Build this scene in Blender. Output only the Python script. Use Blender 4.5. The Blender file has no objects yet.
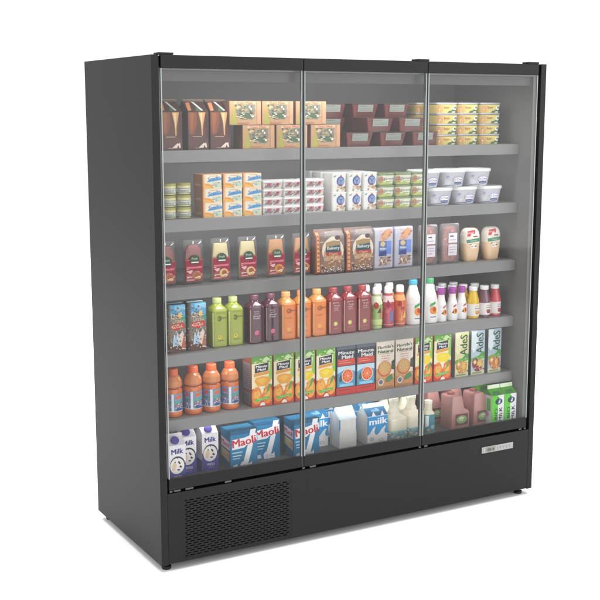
import bpy, bmesh, math, random
from mathutils import Vector, Matrix
random.seed(7)
S = bpy.context.scene
C = S.collection
PI = math.pi

# ------------------------------------------------------------------ materials
def lin(h):
    h = h.lstrip('#')
    r = []
    for i in (0, 2, 4):
        c = int(h[i:i+2], 16) / 255
        r.append(c/12.92 if c <= .04045 else ((c+.055)/1.055)**2.4)
    return r
KIND = dict(card=(.45, .35, 0), plas=(.32, .5, .25), liq=(.14, .5, .35), cap=(.4, .5, 0), film=(.12, .6, 0), ink=(.5, .3, 0))
_m = {}
def M(col, kind='card', alpha=1.0):
    key = (col, kind, alpha)
    if key in _m: return _m[key]
    m = bpy.data.materials.new('%s_%s' % (kind, col)); m.use_nodes = True
    nt = m.node_tree; b = nt.nodes['Principled BSDF']
    rough, spec, coat = KIND[kind]
    c = lin(col)
    tc = nt.nodes.new('ShaderNodeTexCoord'); nz = nt.nodes.new('ShaderNodeTexNoise')
    nz.inputs['Scale'].default_value = 38; nz.inputs['Detail'].default_value = 3
    nt.links.new(tc.outputs['Object'], nz.inputs['Vector'])
    mx = nt.nodes.new('ShaderNodeMix'); mx.data_type = 'RGBA'
    mx.inputs[6].default_value = (*[x*.9 for x in c], 1); mx.inputs[7].default_value = (*[min(1, x*1.08) for x in c], 1)
    nt.links.new(nz.outputs['Fac'], mx.inputs[0]); nt.links.new(mx.outputs[2], b.inputs['Base Color'])
    mr = nt.nodes.new('ShaderNodeMapRange'); mr.inputs[3].default_value = rough*.8; mr.inputs[4].default_value = rough*1.2
    nt.links.new(nz.outputs['Fac'], mr.inputs[0]); nt.links.new(mr.outputs[0], b.inputs['Roughness'])
    b.inputs['Specular IOR Level'].default_value = spec
    b.inputs['Coat Weight'].default_value = coat
    b.inputs['Alpha'].default_value = alpha
    _m[key] = m
    return m

def paint(name, col, rough, spec=.5, bump=.05, scale=900, metallic=0, var=.1):
    m = bpy.data.materials.new(name); m.use_nodes = True
    nt = m.node_tree; b = nt.nodes['Principled BSDF']
    c = lin(col)
    tc = nt.nodes.new('ShaderNodeTexCoord')
    n1 = nt.nodes.new('ShaderNodeTexNoise'); n1.inputs['Scale'].default_value = scale
    n2 = nt.nodes.new('ShaderNodeTexNoise'); n2.inputs['Scale'].default_value = 3.0; n2.inputs['Detail'].default_value = 5
    for n in (n1, n2): nt.links.new(tc.outputs['Object'], n.inputs['Vector'])
    mx = nt.nodes.new('ShaderNodeMix'); mx.data_type = 'RGBA'
    mx.inputs[6].default_value = (*[x*(1-var) for x in c], 1); mx.inputs[7].default_value = (*[x*(1+var) for x in c], 1)
    nt.links.new(n2.outputs['Fac'], mx.inputs[0]); nt.links.new(mx.outputs[2], b.inputs['Base Color'])
    bp = nt.nodes.new('ShaderNodeBump'); bp.inputs['Strength'].default_value = bump; bp.inputs['Distance'].default_value = .0006
    nt.links.new(n1.outputs['Fac'], bp.inputs['Height']); nt.links.new(bp.outputs[0], b.inputs['Normal'])
    b.inputs['Roughness'].default_value = rough; b.inputs['Specular IOR Level'].default_value = spec
    b.inputs['Metallic'].default_value = metallic
    return m
BLACK = paint('black_powder_coat', '#101010', .5, .23)
BLACKIN = paint('black_seal', '#060606', .7, .2)
SEAL = paint('grey_door_seal', '#2e3030', .6, .3)
DARKHOLE = paint('dark_void', '#030303', .9, .05)  # near-black stands in for the shade inside grille and door slot
LINER = paint('grey_liner', '#8a8a8a', .5, .3)
SHELF = paint('light_grey_shelf', '#a2a3a3', .45, .3)
RAIL = paint('grey_price_rail', '#8a8b8b', .45, .3)
SILVER = paint('silver_plate', '#8e8e8e', .45, .4, metallic=.0)
CHROME = paint('bright_steel', '#5c5c5c', .45, .4, metallic=1)
EDGE = paint('polished_glass_edge', '#868c8a', .3, .4)
RUBBER = paint('black_foot', '#101010', .55, .4)
FLOORM = paint('white_studio_floor', '#f8f8f8', .75, .1, bump=.0, var=.004)

def glass_mat():
    m = bpy.data.materials.new('door_glass'); m.use_nodes = True
    nt = m.node_tree; nt.nodes.clear()
    out = nt.nodes.new('ShaderNodeOutputMaterial'); mix = nt.nodes.new('ShaderNodeMixShader')
    tr = nt.nodes.new('ShaderNodeBsdfTransparent'); gl = nt.nodes.new('ShaderNodeBsdfGlossy'); fr = nt.nodes.new('ShaderNodeFresnel')
    tr.inputs[0].default_value = (.93, .935, .935, 1)
    gl.inputs['Roughness'].default_value = .05; gl.inputs[0].default_value = (1, 1, 1, 1)
    fr.inputs['IOR'].default_value = 1.38
    nt.links.new(fr.outputs[0], mix.inputs[0]); nt.links.new(tr.outputs[0], mix.inputs[1]); nt.links.new(gl.outputs[0], mix.inputs[2])
    nt.links.new(mix.outputs[0], out.inputs[0])
    return m
GLASS = glass_mat()

# ------------------------------------------------------------------ mesh builder
class MB:
    def __init__(s): s.v = []; s.f = []; s.m = []; s.sm = []; s.mats = []
    def mi(s, mat):
        if mat not in s.mats: s.mats.append(mat)
        return s.mats.index(mat)
    def add(s, vs, fs, mat, smooth=False):
        o = len(s.v); s.v += [tuple(v) for v in vs]; k = s.mi(mat)
        for f in fs: s.f.append([o+i for i in f]); s.m.append(k); s.sm.append(smooth)
        return s
    def box(s, x0, x1, y0, y1, z0, z1, mat, bev=0.0):
        if bev:
            bm = bmesh.new()
            bmesh.ops.create_cube(bm, size=1)
            for v in bm.verts:
                v.co = ((x0+x1)/2+v.co.x*(x1-x0), (y0+y1)/2+v.co.y*(y1-y0), (z0+z1)/2+v.co.z*(z1-z0))
            bmesh.ops.bevel(bm, geom=bm.edges[:], offset=bev, segments=2, affect='EDGES', profile=.5)
            bm.verts.index_update()
            s.add([v.co[:] for v in bm.verts], [[v.index for v in f.verts] for f in bm.faces], mat); bm.free()
            return s
        v = [(x0,y0,z0),(x1,y0,z0),(x1,y1,z0),(x0,y1,z0),(x0,y0,z1),(x1,y0,z1),(x1,y1,z1),(x0,y1,z1)]
        return s.add(v, [(0,3,2,1),(4,5,6,7),(0,1,5,4),(1,2,6,5),(2,3,7,6),(3,0,4,7)], mat)
    def build(s, name, parent=None, loc=None):
        me = bpy.data.meshes.new(name); me.from_pydata(s.v, [], s.f)
        for m in s.mats: me.materials.append(m)
        me.polygons.foreach_set('material_index', s.m)
        me.polygons.foreach_set('use_smooth', s.sm)
        me.update()
        if any(s.sm): me.set_sharp_from_angle(angle=math.radians(38))
        o = bpy.data.objects.new(name, me); C.objects.link(o)
        if parent: o.parent = parent
        if loc: o.location = loc
        return o

def ring(rx, ry, c, k, cy):
    c = min(c, rx, ry); pts = []
    for q, (sx, sy) in enumerate([(1,-1),(1,1),(-1,1),(-1,-1)]):
        a0 = -PI/2 + q*PI/2
        for i in range(k+1):
            a = a0 + i/k*PI/2
            pts.append((sx*(rx-c)+c*math.cos(a), cy+sy*(ry-c)+c*math.sin(a)))
    return pts

class Loft:
    """prof: list of (z, rx, ry, c).  front of the widest section sits at local y=0"""
    def __init__(s, prof, k=3):
        s.p = prof; s.k = k; s.ry = max(p[2] for p in prof)
    def emit(s, mb, mats, smooth=True, caps=True):
        """mats: list of (z_upto, mat) from bottom to top"""
        n = (s.k+1)*4
        rings = [[(x, y, p[0]) for x, y in ring(p[1], p[2], p[3], s.k, s.ry)] for p in s.p]
        for i in range(len(rings)-1):
            zm = (s.p[i][0]+s.p[i+1][0])/2
            mat = next((m for z, m in mats if zm <= z+1e-6), mats[-1][1])
            vs = rings[i]+rings[i+1]
            mb.add(vs, [(j, (j+1) % n, n+(j+1) % n, n+j) for j in range(n)], mat, smooth)
        if caps:
            mb.add(rings[0], [list(range(n))[::-1]], mats[0][1]); mb.add(rings[-1], [list(range(n))], mats[-1][1])
        return s
    def at(s, z):
        P = s.p
        if z <= P[0][0]: return P[0][1:]
        for a, b in zip(P, P[1:]):
            if z <= b[0]:
                if b[0]-a[0] < 1e-9: continue
                t = (z-a[0])/(b[0]-a[0]); return tuple(a[i]+(b[i]-a[i])*t for i in (1, 2, 3))
        return P[-1][1:]
    def wrap(s, q, z, off):
        rx, ry, c = s.at(z); c = min(c, rx, ry)
        a = abs(q); sg = 1 if q >= 0 else -1; fl = rx-c
        if a <= fl: x, y, nx, ny = a, -ry, 0, -1
        elif c > 1e-6 and a-fl <= c*PI/2:
            t = (a-fl)/c; x, y, nx, ny = fl+c*math.sin(t), -ry+c-c*math.cos(t), math.sin(t), -math.cos(t)
        else: x, y, nx, ny = rx, -ry+c+(a-fl-c*PI/2), 1, 0
        return (sg*(x+nx*off), s.ry+y+ny*off, z)

_txt = {}
def glyphs(t, bold=.0):
    if (t, bold) in _txt: return _txt[(t, bold)]
    cu = bpy.data.curves.new('t', 'FONT'); cu.body = t; cu.resolution_u = 2; cu.offset = bold; cu.size = 1
    o = bpy.data.objects.new('t', cu); C.objects.link(o)
    bpy.context.view_layer.update()
    me = o.evaluated_get(bpy.context.evaluated_depsgraph_get()).to_mesh()
    vs = [(v.co.x, v.co.y) for v in me.vertices]; fs = [list(p.vertices) for p in me.polygons]
    bpy.data.objects.remove(o); bpy.data.curves.remove(cu)
    x0 = min(v[0] for v in vs); x1 = max(v[0] for v in vs); y0 = min(v[1] for v in vs); y1 = max(v[1] for v in vs)
    r = ([((x-(x0+x1)/2), (y-(y0+y1)/2)) for x, y in vs], fs, x1-x0, y1-y0)
    _txt[(t, bold)] = r
    return r

def art(mb, loft, items, w=None, z0=0., h=None, s0=0., kind='ink'):
    """flat graphics printed on the skin of a loft. u,v in 0..1 over a w x h field centred on s0, bottom z0"""
    if w is None: w = 2*loft.p[0][1]
    if h is None: h = loft.p[-1][0]-z0
    ex_ = []
    for it in items:
        if it[0] == 'B':
            _, s_, a, b, hh, ww, rot, col = it
            for k in (-1, 0, 1):
                e = k*hh*.055*(h/w if rot != 90 else 1)
                ex_.append(('T', s_, a+(e if rot != 90 else 0), b+(k*ww*.012 if rot == 90 else 0), hh, ww, rot, col))
        else: ex_.append(it)
    for L, it in enumerate(ex_):
        t = it[0]; off = .0005+min(.00016, .003/max(1, len(ex_)))*L
        if t == 'R': _, a, b, c_, d, col = it; vs = [(a,b),(c_,b),(c_,d),(a,d)]; fs = [[0,1,2,3]]
        elif t == 'E':
            _, a, b, ru, rv, col = it; n = 18
            vs = [(a+ru*math.cos(2*PI*i/n), b+rv*math.sin(2*PI*i/n)) for i in range(n)]; fs = [list(range(n))]
        elif t == 'P': _, pts, col = it; vs = list(pts); fs = [list(range(len(vs)))]
        elif t == 'T':
            _, s_, a, b, hh, ww, rot, col = it
            g, fs, gw, gh = glyphs(s_)
            if rot == 90: tw, th = ww*h, hh*w
            else: tw, th = ww*w, hh*h
            ky = th/gh; kx = min(tw/gw, ky*1.35)
            vs = []
            for x, y in g:
                X, Y = x*kx, y*ky
                if rot == 90: X, Y = -Y, X
                elif rot: 
                    r = math.radians(rot); X, Y = X*math.cos(r)-Y*math.sin(r), X*math.sin(r)+Y*math.cos(r)
                    if abs(rot) > 45: pass
                vs.append((a+X/w, b+Y/h))
        P2 = [(s0+(u-.5)*w, z0+v*h) for u, v in vs]
        bm = bmesh.new(); bv = [bm.verts.new((x, y, 0)) for x, y in P2]
        for f in fs:
            try: bm.faces.new([bv[i] for i in f])
            except ValueError: pass
        zs = [y for _, y in P2]; zlo, zhi = min(zs), max(zs); xs = [x for x, _ in P2]; xlo, xhi = min(xs), max(xs)
        cuts = []
        rx, ry, c = loft.at((zlo+zhi)/2); c = min(c, rx, ry); fl = rx-c
        if c > .004:
            st = c*.22; q = fl
            while q < fl+c*PI/2+1e-6: cuts += [q, -q]; q += st
        else: cuts += [fl+1e-5, -fl-1e-5, fl+c*.8, -fl-c*.8]
        for q in cuts:
            if xlo+1e-4 < q < xhi-1e-4:
                bmesh.ops.bisect_plane(bm, geom=bm.verts[:]+bm.edges[:]+bm.faces[:], plane_co=(q,0,0), plane_no=(1,0,0))
        for p in loft.p:
            if zlo+1e-4 < p[0] < zhi-1e-4:
                bmesh.ops.bisect_plane(bm, geom=bm.verts[:]+bm.edges[:]+bm.faces[:], plane_co=(0,p[0],0), plane_no=(0,1,0))
        bm.verts.index_update()
        mb.add([loft.wrap(v.co.x, v.co.y, off) for v in bm.verts], [[v.index for v in f.verts] for f in bm.faces], M(col, kind))
        bm.free()

def busy(n, seed, u0, v0, u1, v1, cols, su=.03, sv=.015):
    # small print, flecks and picture detail
    q = random.Random(seed); out = []
    for i in range(n):
        a = u0+(u1-u0)*q.random(); b = v0+(v1-v0)*q.random(); c = q.choice(cols); k = q.random()
        wu, hv = su*(.5+q.random()), sv*(.5+q.random())
        if k < .45: out.append(('R', a-wu, b-hv*.4, a+wu, b+hv*.4, c))
        elif k < .75: out.append(('E', a, b, wu, hv, c))
        else: out.append(('P', [(a-wu, b-hv), (a+wu*.8, b-hv*.3), (a+wu*.2, b+hv)], c))
    return out
def empty(name):
    o = bpy.data.objects.new(name, None); o.empty_display_size = .05; C.objects.link(o); return o
def copy_tree(o, parent=None):
    c = o.copy(); C.objects.link(c)
    if parent: c.parent = parent
    for ch in list(o.children): copy_tree(ch, c)
    return c
_proto = {}
def put(kind, x, y, z, label, cat, group, rot=0., sc=1.):
    """x: centre, y: front, z: what it stands on"""
    if kind not in _proto:
        o = MAKE[kind](); _proto[kind] = o
    else: o = copy_tree(_proto[kind])
    o.location = (x+random.uniform(-.0008, .0008), y+random.uniform(0, .003), z)
    sp = 6 if cat == 'bottle' and 'square' not in label and 'squeeze' not in label else 1.2
    o.rotation_euler = (0, 0, math.radians(rot+random.uniform(-sp, sp)))
    o['label'] = label; o['category'] = cat; o['group'] = group
    assert 4 <= len(label.split()) <= 16, label
    return o

# ------------------------------------------------------------------ products
W_, D_, H_ = 1.918, .743, 2.0
MAKE = {}
def maker(n):
    def d(f): MAKE[n] = f; return f
    return d
def boxloft(w, d, h, c=.002, taper=0., k=2):
    return Loft([(0, w/2-taper, d/2-taper, c), (h, w/2, d/2, c)], k)

@maker('dessert_carton')
def _():
    r = empty('dessert_carton')
    L = Loft([(0,.045,.055,.002),(.148,.045,.055,.002),(.188,.045,.004,.002),(.194,.045,.003,.002)], 2)
    mb = MB(); L.emit(mb, [(1, M('#4a332f'))], smooth=False)
    art(mb, L, [('R',.04,.02,.96,.99,'#5c3b36'),('P',[(.02,.99),(.42,.99),(.44,.7),(.3,.42),(.1,.4),(.02,.6)],'#8a4a30'),
        ('P',[(.1,.98),(.3,.98),(.22,.5),(.14,.45)],'#9c5f38'),
        ('P',[(.5,.99),(.84,.99),(.72,.62),(.71,.38),(.66,.38),(.62,.7)],'#e0a868'),('P',[(.58,.97),(.7,.97),(.68,.55),(.66,.6)],'#f0cd9a'),
        ('R',.22,.34,.66,.355,'#c9b49a'),('P',[(.5,.06),(.72,.05),(.78,.13),(.84,.05),(.9,.07),(.86,.2),(.8,.16),(.76,.19)],'#e8dccb'),
        ('R',.3,.045,.6,.055,'#c9b49a'),('R',.84,.3,.97,.96,'#4b2c2b')], w=.09, h=.148)
    art(mb, L, [('P',[(.05,.1),(.22,.15),(.3,.9),(.1,.85)],'#d98b5c'),('P',[(.4,.95),(.52,.92),(.78,.15),(.68,.12)],'#e6e0d8'),
        ('P',[(.52,.5),(.66,.2),(.6,.05),(.4,.08)],'#4a6b4c')], w=.09, z0=.148, h=.042)
    mb.build('body', r)
    f = MB(); f.box(-.045,.045,.0525,.0575,.1942,.197,M('#8a6b55')); f.build('seam_fold', r)
    return r

@maker('meal_carton')
def _():
    L = boxloft(.146,.085,.0955); mb = MB(); L.emit(mb, [(1, M('#8f6c50'))], smooth=False)
    A = [('R',.01,.01,.99,.99,'#c09873'),('P',[(.02,.02),(.3,.02),(.14,.9)],'#b89a4c'),('P',[(.08,.05),(.24,.05),(.14,.7)],'#a5ab55'),
         ('P',[(.14,.98),(.8,.98),(.78,.3),(.68,.22),(.36,.22),(.22,.5)],'#86857a'),('R',.15,.86,.82,.97,'#e6b890'),
         ('P',[(.34,.25),(.66,.25),(.74,.5),(.3,.48)],'#4f6a50')]
    rnd = random.Random(3)
    for i in range(26):
        u = .2+rnd.random()*.55; v = .32+rnd.random()*.5
        A.append(('E',u,v,.02+rnd.random()*.045,.015+rnd.random()*.04, rnd.choice(['#f3e6cf','#cfb999','#8e9a78','#5c6e58','#e0b07a','#6a5a4c','#f7efe0'])))
    A += [('T','Oven Meal',.47,.92,.09,.5,0,'#b0412c'),('E',.72,.36,.04,.05,'#f4ece0'),('R',.86,.04,.98,.97,'#cfa17e'),('R',.25,.05,.6,.1,'#b8785a')]+busy(40,8,.16,.24,.8,.84,['#e8dcc6','#5c6a54','#a89068','#3f5a44','#d8b894','#8a7c60'],.03,.03)
    art(mb, L, A); return mb.build('meal_carton')

@maker('meat_tray')
def _():
    r = empty('meat_tray')
    L = Loft([(0,.056,.045,.004),(.056,.0675,.055,.004),(.0605,.0685,.056,.004)], 3); mb = MB()
    L.emit(mb, [(.056, M('#5e211f','plas')),(1, M('#4c2422','plas'))], smooth=False)
    art(mb, L, [('R',.03,.03,.97,.9,'#682623'),('P',[(.03,.03),(.16,.03),(.1,.9),(.0,.9)],'#7c3a34')], w=.118, h=.058)
    mb.build('tray', r)
    l = MB(); art(l, L, [('R',.21,.42,.85,.93,'#969d96'),('R',.24,.8,.6,.86,'#7c847c'),('R',.24,.62,.8,.66,'#858d84'),('R',.24,.52,.7,.56,'#858d84')], w=.124, h=.06)
    l.build('label', r)
    return r

@maker('butter_tub')
def _():
    r = empty('butter_tub')
    L = Loft([(0,.050,.038,.012),(.038,.0565,.044,.014)], 4); mb = MB()
    L.emit(mb, [(1, M('#e6d27a','plas'))])
    A = [('R',.02,.04,.98,.97,'#dccd78'),('R',.03,.06,.3,.95,'#cfae70'),('R',.08,.1,.12,.9,'#d98f5f'),('R',.17,.1,.2,.9,'#d98f5f'),('R',.27,.1,.3,.9,'#dd9a68'),('R',.36,.1,.38,.9,'#e0b070'),
         ('P',[(.52,.04),(.97,.04),(.97,.5),(.8,.55),(.68,.3),(.58,.28)],'#5a6e4c'),('E',.85,.62,.12,.26,'#e9efe2'),('E',.85,.66,.06,.13,'#6e7e70'),('P',[(.7,.04),(.97,.04),(.97,.2),(.75,.2)],'#c8dcc0'),
         ('T','Butter',.47,.68,.3,.28,0,'#a8643c')]+busy(16,21,.06,.1,.5,.9,['#b8703f','#e8dca0','#a89a50','#c8885a'],.02,.06)
    art(mb, L, A, w=.12); mb.build('cup', r)
    l = MB(); K = Loft([(.038,.0575,.045,.014),(.041,.059,.0465,.015),(.0465,.0585,.046,.015)], 4); K.ry = .045
    K.emit(l, [(.040, M('#5c6064','plas')),(1, M('#a9a9b2','plas'))]); l.build('lid', r)
    return r

@maker('preserve_jar')
def _():
    r = empty('preserve_jar')
    L = Loft([(0,.025,.025,.025),(.003,.0285,.0285,.0285),(.034,.029,.029,.029),(.037,.026,.026,.026)], 6); mb = MB()
    L.emit(mb, [(.006, M('#b9b06a','liq')),(1, M('#e6dda0','liq'))]); mb.build('jar', r)
    l = MB(); w = PI*.029*1.4
    art(l, L, [('R',0,0,1,1,'#d5d6c8'),('R',0,.9,1,1,'#6f86a6'),('R',0,.0,1,.12,'#5f7d6c'),('T','Mustard',.4,.55,.4,.34,0,'#3a4f78'),('T','Mustard',.75,.55,.4,.2,0,'#3a4f78'),('R',.15,.22,.6,.3,'#8a9a78')], w=w, z0=.006, h=.02)
    l.build('label', r)
    c = MB(); K = Loft([(.0345,.0275,.0275,.0275),(.0355,.0285,.0285,.0285),(.044,.0285,.0285,.0285),(.0455,.027,.027,.027)], 6); K.ry = .029
    K.emit(c, [(.0365, M('#e8d46a','cap')),(1, M('#a8a860','cap'))]); c.build('lid', r)
    return r

@maker('snack_box')
def _():
    L = boxloft(.085,.085,.0572); mb = MB(); L.emit(mb, [(1, M('#b5835c'))], smooth=False)
    art(mb, L, [('R',.0,.0,1,1,'#f6ead2'),('R',.0,.0,.07,1,'#e39a6c'),('R',.07,.0,.14,1,'#f2d2a0'),
        ('P',[(.06,.03),(.6,.03),(.52,.2),(.36,.34),(.1,.38)],'#f0a23a'),('P',[(.08,.04),(.5,.04),(.3,.22),(.08,.25)],'#f6bf55'),
        ('P',[(.22,.46),(.5,.5),(.75,.55),(.98,.6),(.98,.78),(.8,.7),(.6,.74),(.45,.62),(.3,.6)],'#5aa9dd'),('B','Snacks',.6,.72,.28,.62,10,'#3d8fd6'),
        ('P',[(.6,.1),(.98,.1),(.98,.45),(.7,.38)],'#cfe3c2'),('R',.35,.86,.8,.92,'#d9c9a0')]+busy(14,29,.5,.08,.97,.42,['#a8c8b8','#e8d8a8','#7aa8c8'],.05,.03))
    art(mb, L, [('R',.05,.05,.95,.95,'#c08a60'),('R',.2,.2,.8,.35,'#d9b48c')], w=.08, h=.0572, s0=-.0845)  # left face in darker brown, its shade painted into the colour
    return mb.build('snack_box')

@maker('cream_cheese_tray')
def _():
    r = empty('cream_cheese_tray')
    L = Loft([(0,.0425,.036,.006),(.0285,.0455,.040,.006)], 3); mb = MB()
    L.emit(mb, [(1, M('#f2eeee','plas'))])
    A = []
    for k, x in enumerate((.04,.5)):
        A += [('P',[(x,.12),(x+.06,.9),(x+.42,.9),(x+.34,.12)], '#b9a8a6' if k == 0 else '#d8c2c4'),('P',[(x+.08,.2),(x+.3,.3),(x+.34,.8),(x+.16,.7)],'#8f8284'),
              ('E',x+.26,.66,.08,.2,'#c63a5c'),('P',[(x+.04,.2),(x+.18,.15),(x+.12,.6)],'#6f8f7a')]
    A += [('R',.93,.1,.99,.9,'#e9d8bd')]
    A += busy(22,35,.04,.1,.92,.9,['#c8a8ac','#8f7f82','#e8c8cc','#a83a54','#7f9a86'],.035,.08)
    art(mb, L, A, w=.088); mb.build('cup', r)
    l = MB(); K = Loft([(.0285,.0465,.041,.007),(.0345,.0465,.041,.007)], 3); K.ry = .040; K.emit(l, [(1, M('#ffffff','plas'))]); l.build('lid', r)
    return r

@maker('yoghurt_carton')
def _():
    r = empty('yoghurt_carton')
    L = Loft([(0,.0335,.036,.008),(.0765,.0375,.040,.009)], 4); mb = MB(); L.emit(mb, [(1, M('#eeeeea','plas'))])
    A = [('P',[(.16,.9),(.28,.94),(.2,.82)],'#3c7f86'),('R',.1,.83,.16,.88,'#4d6a9a'),('E',.6,.6,.28,.27,'#3f5fae'),('E',.64,.58,.22,.21,'#8ea6cf'),('T','Y',.62,.58,.24,.3,0,'#37489a'),
         ('P',[(.5,.84),(.72,.84),(.62,.96)],'#c46a6a'),('E',.6,.38,.16,.06,'#7b4c78')]
    rnd = random.Random(5)
    for i in range(14): A.append(('E',.3+rnd.random()*.6,.08+rnd.random()*.2,.05,.05, rnd.choice(['#b08058','#d9b58c','#7e5a40','#e8d0a8'])))
    art(mb, L, A, w=.07); mb.build('cup', r)
    l = MB(); K = Loft([(.0765,.0385,.041,.01),(.0805,.0385,.041,.01)], 4); K.ry = .040; K.emit(l, [(1, M('#f8f8f4','plas'))]); l.build('lid', r)
    return r

@maker('spread_tub')
def _():
    r = empty('spread_tub')
    L = Loft([(0,.036,.033,.008),(.041,.0415,.04,.01)], 4); mb = MB(); L.emit(mb, [(1, M('#e6ead6','plas'))])
    art(mb, L, [('R',.02,.02,.98,.95,'#eef2dc'),('P',[(.02,.02),(.98,.02),(.98,.12),(.5,.3),(.02,.2)],'#c6d46e'),('E',.14,.55,.14,.4,'#c9a27a'),('E',.12,.6,.08,.2,'#cf7c86'),('E',.2,.35,.08,.15,'#e3c04a'),
        ('T','Spread',.64,.62,.3,.55,0,'#5a4a78'),('R',.45,.3,.85,.36,'#88a86a'),*busy(16,34,.05,.1,.36,.9,['#e8c070','#b86a70','#8aa050','#f0e0a0'],.05,.06)], w=.082); mb.build('cup', r)
    l = MB(); K = Loft([(.041,.0425,.041,.01),(.046,.0425,.041,.01),(.0515,.0395,.038,.01)], 4); K.ry = .04; K.emit(l, [(1, M('#76885c','plas'))]); l.build('lid', r)
    return r

@maker('ice_cream_tub')
def _():
    r = empty('ice_cream_tub')
    L = Loft([(0,.052,.045,.03),(.004,.055,.048,.03),(.066,.066,.058,.036)], 6); mb = MB(); L.emit(mb, [(1, M('#c4c6cd','plas'))])
    A = [('P',[(.05,.6),(.3,.35),(.2,.1),(.06,.12)],'#d9dbe2'),('R',.08,.1,.5,.15,'#6f7890'),('E',.6,.5,.25,.2,'#6a6fb0'),('E',.6,.5,.23,.175,'#f4f2fa'),('T','Ice Cream',.6,.52,.16,.4,0,'#6a3f9a'),('E',.6,.26,.17,.1,'#4a5790'),
         ('R',.48,.23,.72,.28,'#9aa6d0'),('P',[(.88,.15),(.94,.8),(.97,.8),(.92,.15)],'#9aa0c0'),('E',.14,.72,.05,.08,'#9aa0c8')]
    art(mb, L, A, w=.125, h=.066); mb.build('cup', r)
    l = MB(); K = Loft([(.066,.068,.06,.037),(.069,.0695,.0615,.038),(.0785,.0695,.0615,.038),(.081,.066,.058,.036)], 6); K.ry = .058; K.emit(l, [(1, M('#f4f4f6','plas'))]); l.build('lid', r)
    return r

def clear_pack(name, top, badge, lower, w=.088, h=.172, shape='wedge'):
    r = empty(name)
    L = Loft([(0,w/2,.0015,.001),(.012,w/2,.009,.004),(h*.85,w/2*.97,.010,.004),(h*.97,w/2*.95,.003,.002),(h+.008,w/2*.95,.0012,.001)], 2)
    core = Loft([(h*.06,w*.41,.006,.002),(h*.62,w*.41,.0075,.003),(h*.93,w*(.34 if shape=='wedge' else .24),.006,.004)], 2); core.ry = L.ry
    if shape == 'ham': core.p.insert(2, (h*.82, w*.38, .0075, .004))
    m = MB(); core.emit(m, [(1, M(top,'plas'))]); m.build('contents', r)
    lb = MB()
    K = boxloft(w, .0004, h*.56); K.ry = -.0012
    A = [('R',.06,.04,.95,.96,'#a02f42'),('P',[(.06,.04),(.95,.04),(.95,.36),(.5,.52),(.06,.3)],'#9c5a52'),('R',.1,.6,.9,.68,'#d9788a'),('P',[(.1,.5),(.5,.55),(.3,.35)],'#e8b8bc'),
         ('E',.64,.3,.24,.2,lower),('E',.66,.32,.14,.11,'#b06a3c'),('P',[(.5,.2),(.8,.14),(.9,.3),(.7,.26)],'#f2dcb4'),('R',.1,.08,.5,.14,'#e89aa6'),('R',.12,.22,.4,.26,'#f0ccd0'),
         ('R',.06,.94,.95,1.0,'#c2556a'),*busy(22,12,.1,.06,.92,.8,['#e8b8bc','#8c2c3c','#f2dcc4','#6a3a34','#d87080'],.05,.02),('E',.52,.98,.26,.2,badge),('R',.34,.84,.72,.89,'#f4f4f0'),('T','Fresh',.52,1.03,.1,.3,0,'#d8e0d0')]
    art(lb, K, A, w=w*.96, z0=.008, h=h*.55); lb.build('label', r)
    f = MB(); L.emit(f, [(1, M('#9a9a98','film',.18))])
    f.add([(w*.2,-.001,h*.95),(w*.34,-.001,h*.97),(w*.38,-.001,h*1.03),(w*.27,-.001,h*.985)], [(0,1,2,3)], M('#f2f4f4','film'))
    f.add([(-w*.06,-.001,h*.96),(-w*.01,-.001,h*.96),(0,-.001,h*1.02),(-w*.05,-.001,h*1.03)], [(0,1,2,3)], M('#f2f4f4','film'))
    f.build('film', r)
    return r
MAKE['ham_pack'] = lambda: clear_pack('ham_pack','#a8605e','#3f5a44','#b5786a', shape='ham')
MAKE['cheese_pack'] = lambda: clear_pack('cheese_pack','#f0dca6','#3f5a4a','#e6c48c')
MAKE['smoked_cheese_pack'] = lambda: clear_pack('cheese_pack','#dc9a5c','#4f6a50','#e39a48')

@maker('food_bag')
def _():
    r = empty('food_bag')
    L = Loft([(0,.072,.016,.004),(.015,.074,.028,.008),(.165,.073,.024,.008),(.184,.072,.004,.002),(.194,.072,.0025,.002)], 3); mb = MB()
    L.emit(mb, [(1, M('#75625c','film'))])
    A = [('R',0,.02,.17,.98,'#9c5a4e'),('R',.04,.06,.13,.95,'#e0a870')]
    for i in range(9): A.append(('R',.055,.1+i*.095,.115,.13+i*.095,'#a8503c'))
    A += [('R',.17,.02,.99,.98,'#84706a'),*busy(60,17,.2,.03,.97,.97,['#9a8478','#6a5650','#b8a494','#a07a64','#8a8494'],.05,.03),('P',[(.2,.84),(.5,.97),(.95,.97),(.95,.8)],'#98908c'),('E',.58,.53,.37,.3,'#e9dcc6'),('E',.58,.4,.32,.3,'#c2a084'),('P',[(.22,.3),(.9,.32),(.8,.12),(.3,.12)],'#96745c'),
          ('P',[(.42,.8),(.55,.86),(.72,.84),(.72,.76)],'#f3ead8'),('E',.74,.82,.09,.05,'#5a3038'),('R',.34,.46,.84,.71,'#2f5060'),('P',[(.34,.62),(.84,.66),(.84,.74),(.6,.76),(.34,.72)],'#a88a5a'),('R',.36,.42,.86,.5,'#b8483f'),
          ('B','Bakery',.6,.58,.09,.42,0,'#d0d8cc'),('T','Classic',.6,.46,.045,.3,0,'#f0d8c8')]
    A += busy(26,19,.3,.22,.86,.44,['#d8b890','#a8805c','#c89c74','#8c6448'],.05,.025)
    rnd = random.Random(9)
    for i in range(60): A.append(('E',.2+rnd.random()*.75,.05+rnd.random()*.13,.02,.012, rnd.choice(['#e8e0d4','#5a4034','#b08a70','#3c2c28'])))
    art(mb, L, A, w=.146, h=.19); mb.build('bag', r)
    z = MB(); z.box(-.071,.071,.0258,.0302,.188,.1925,M('#a08a90','film')); z.build('seal_strip', r)
    return r

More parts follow.
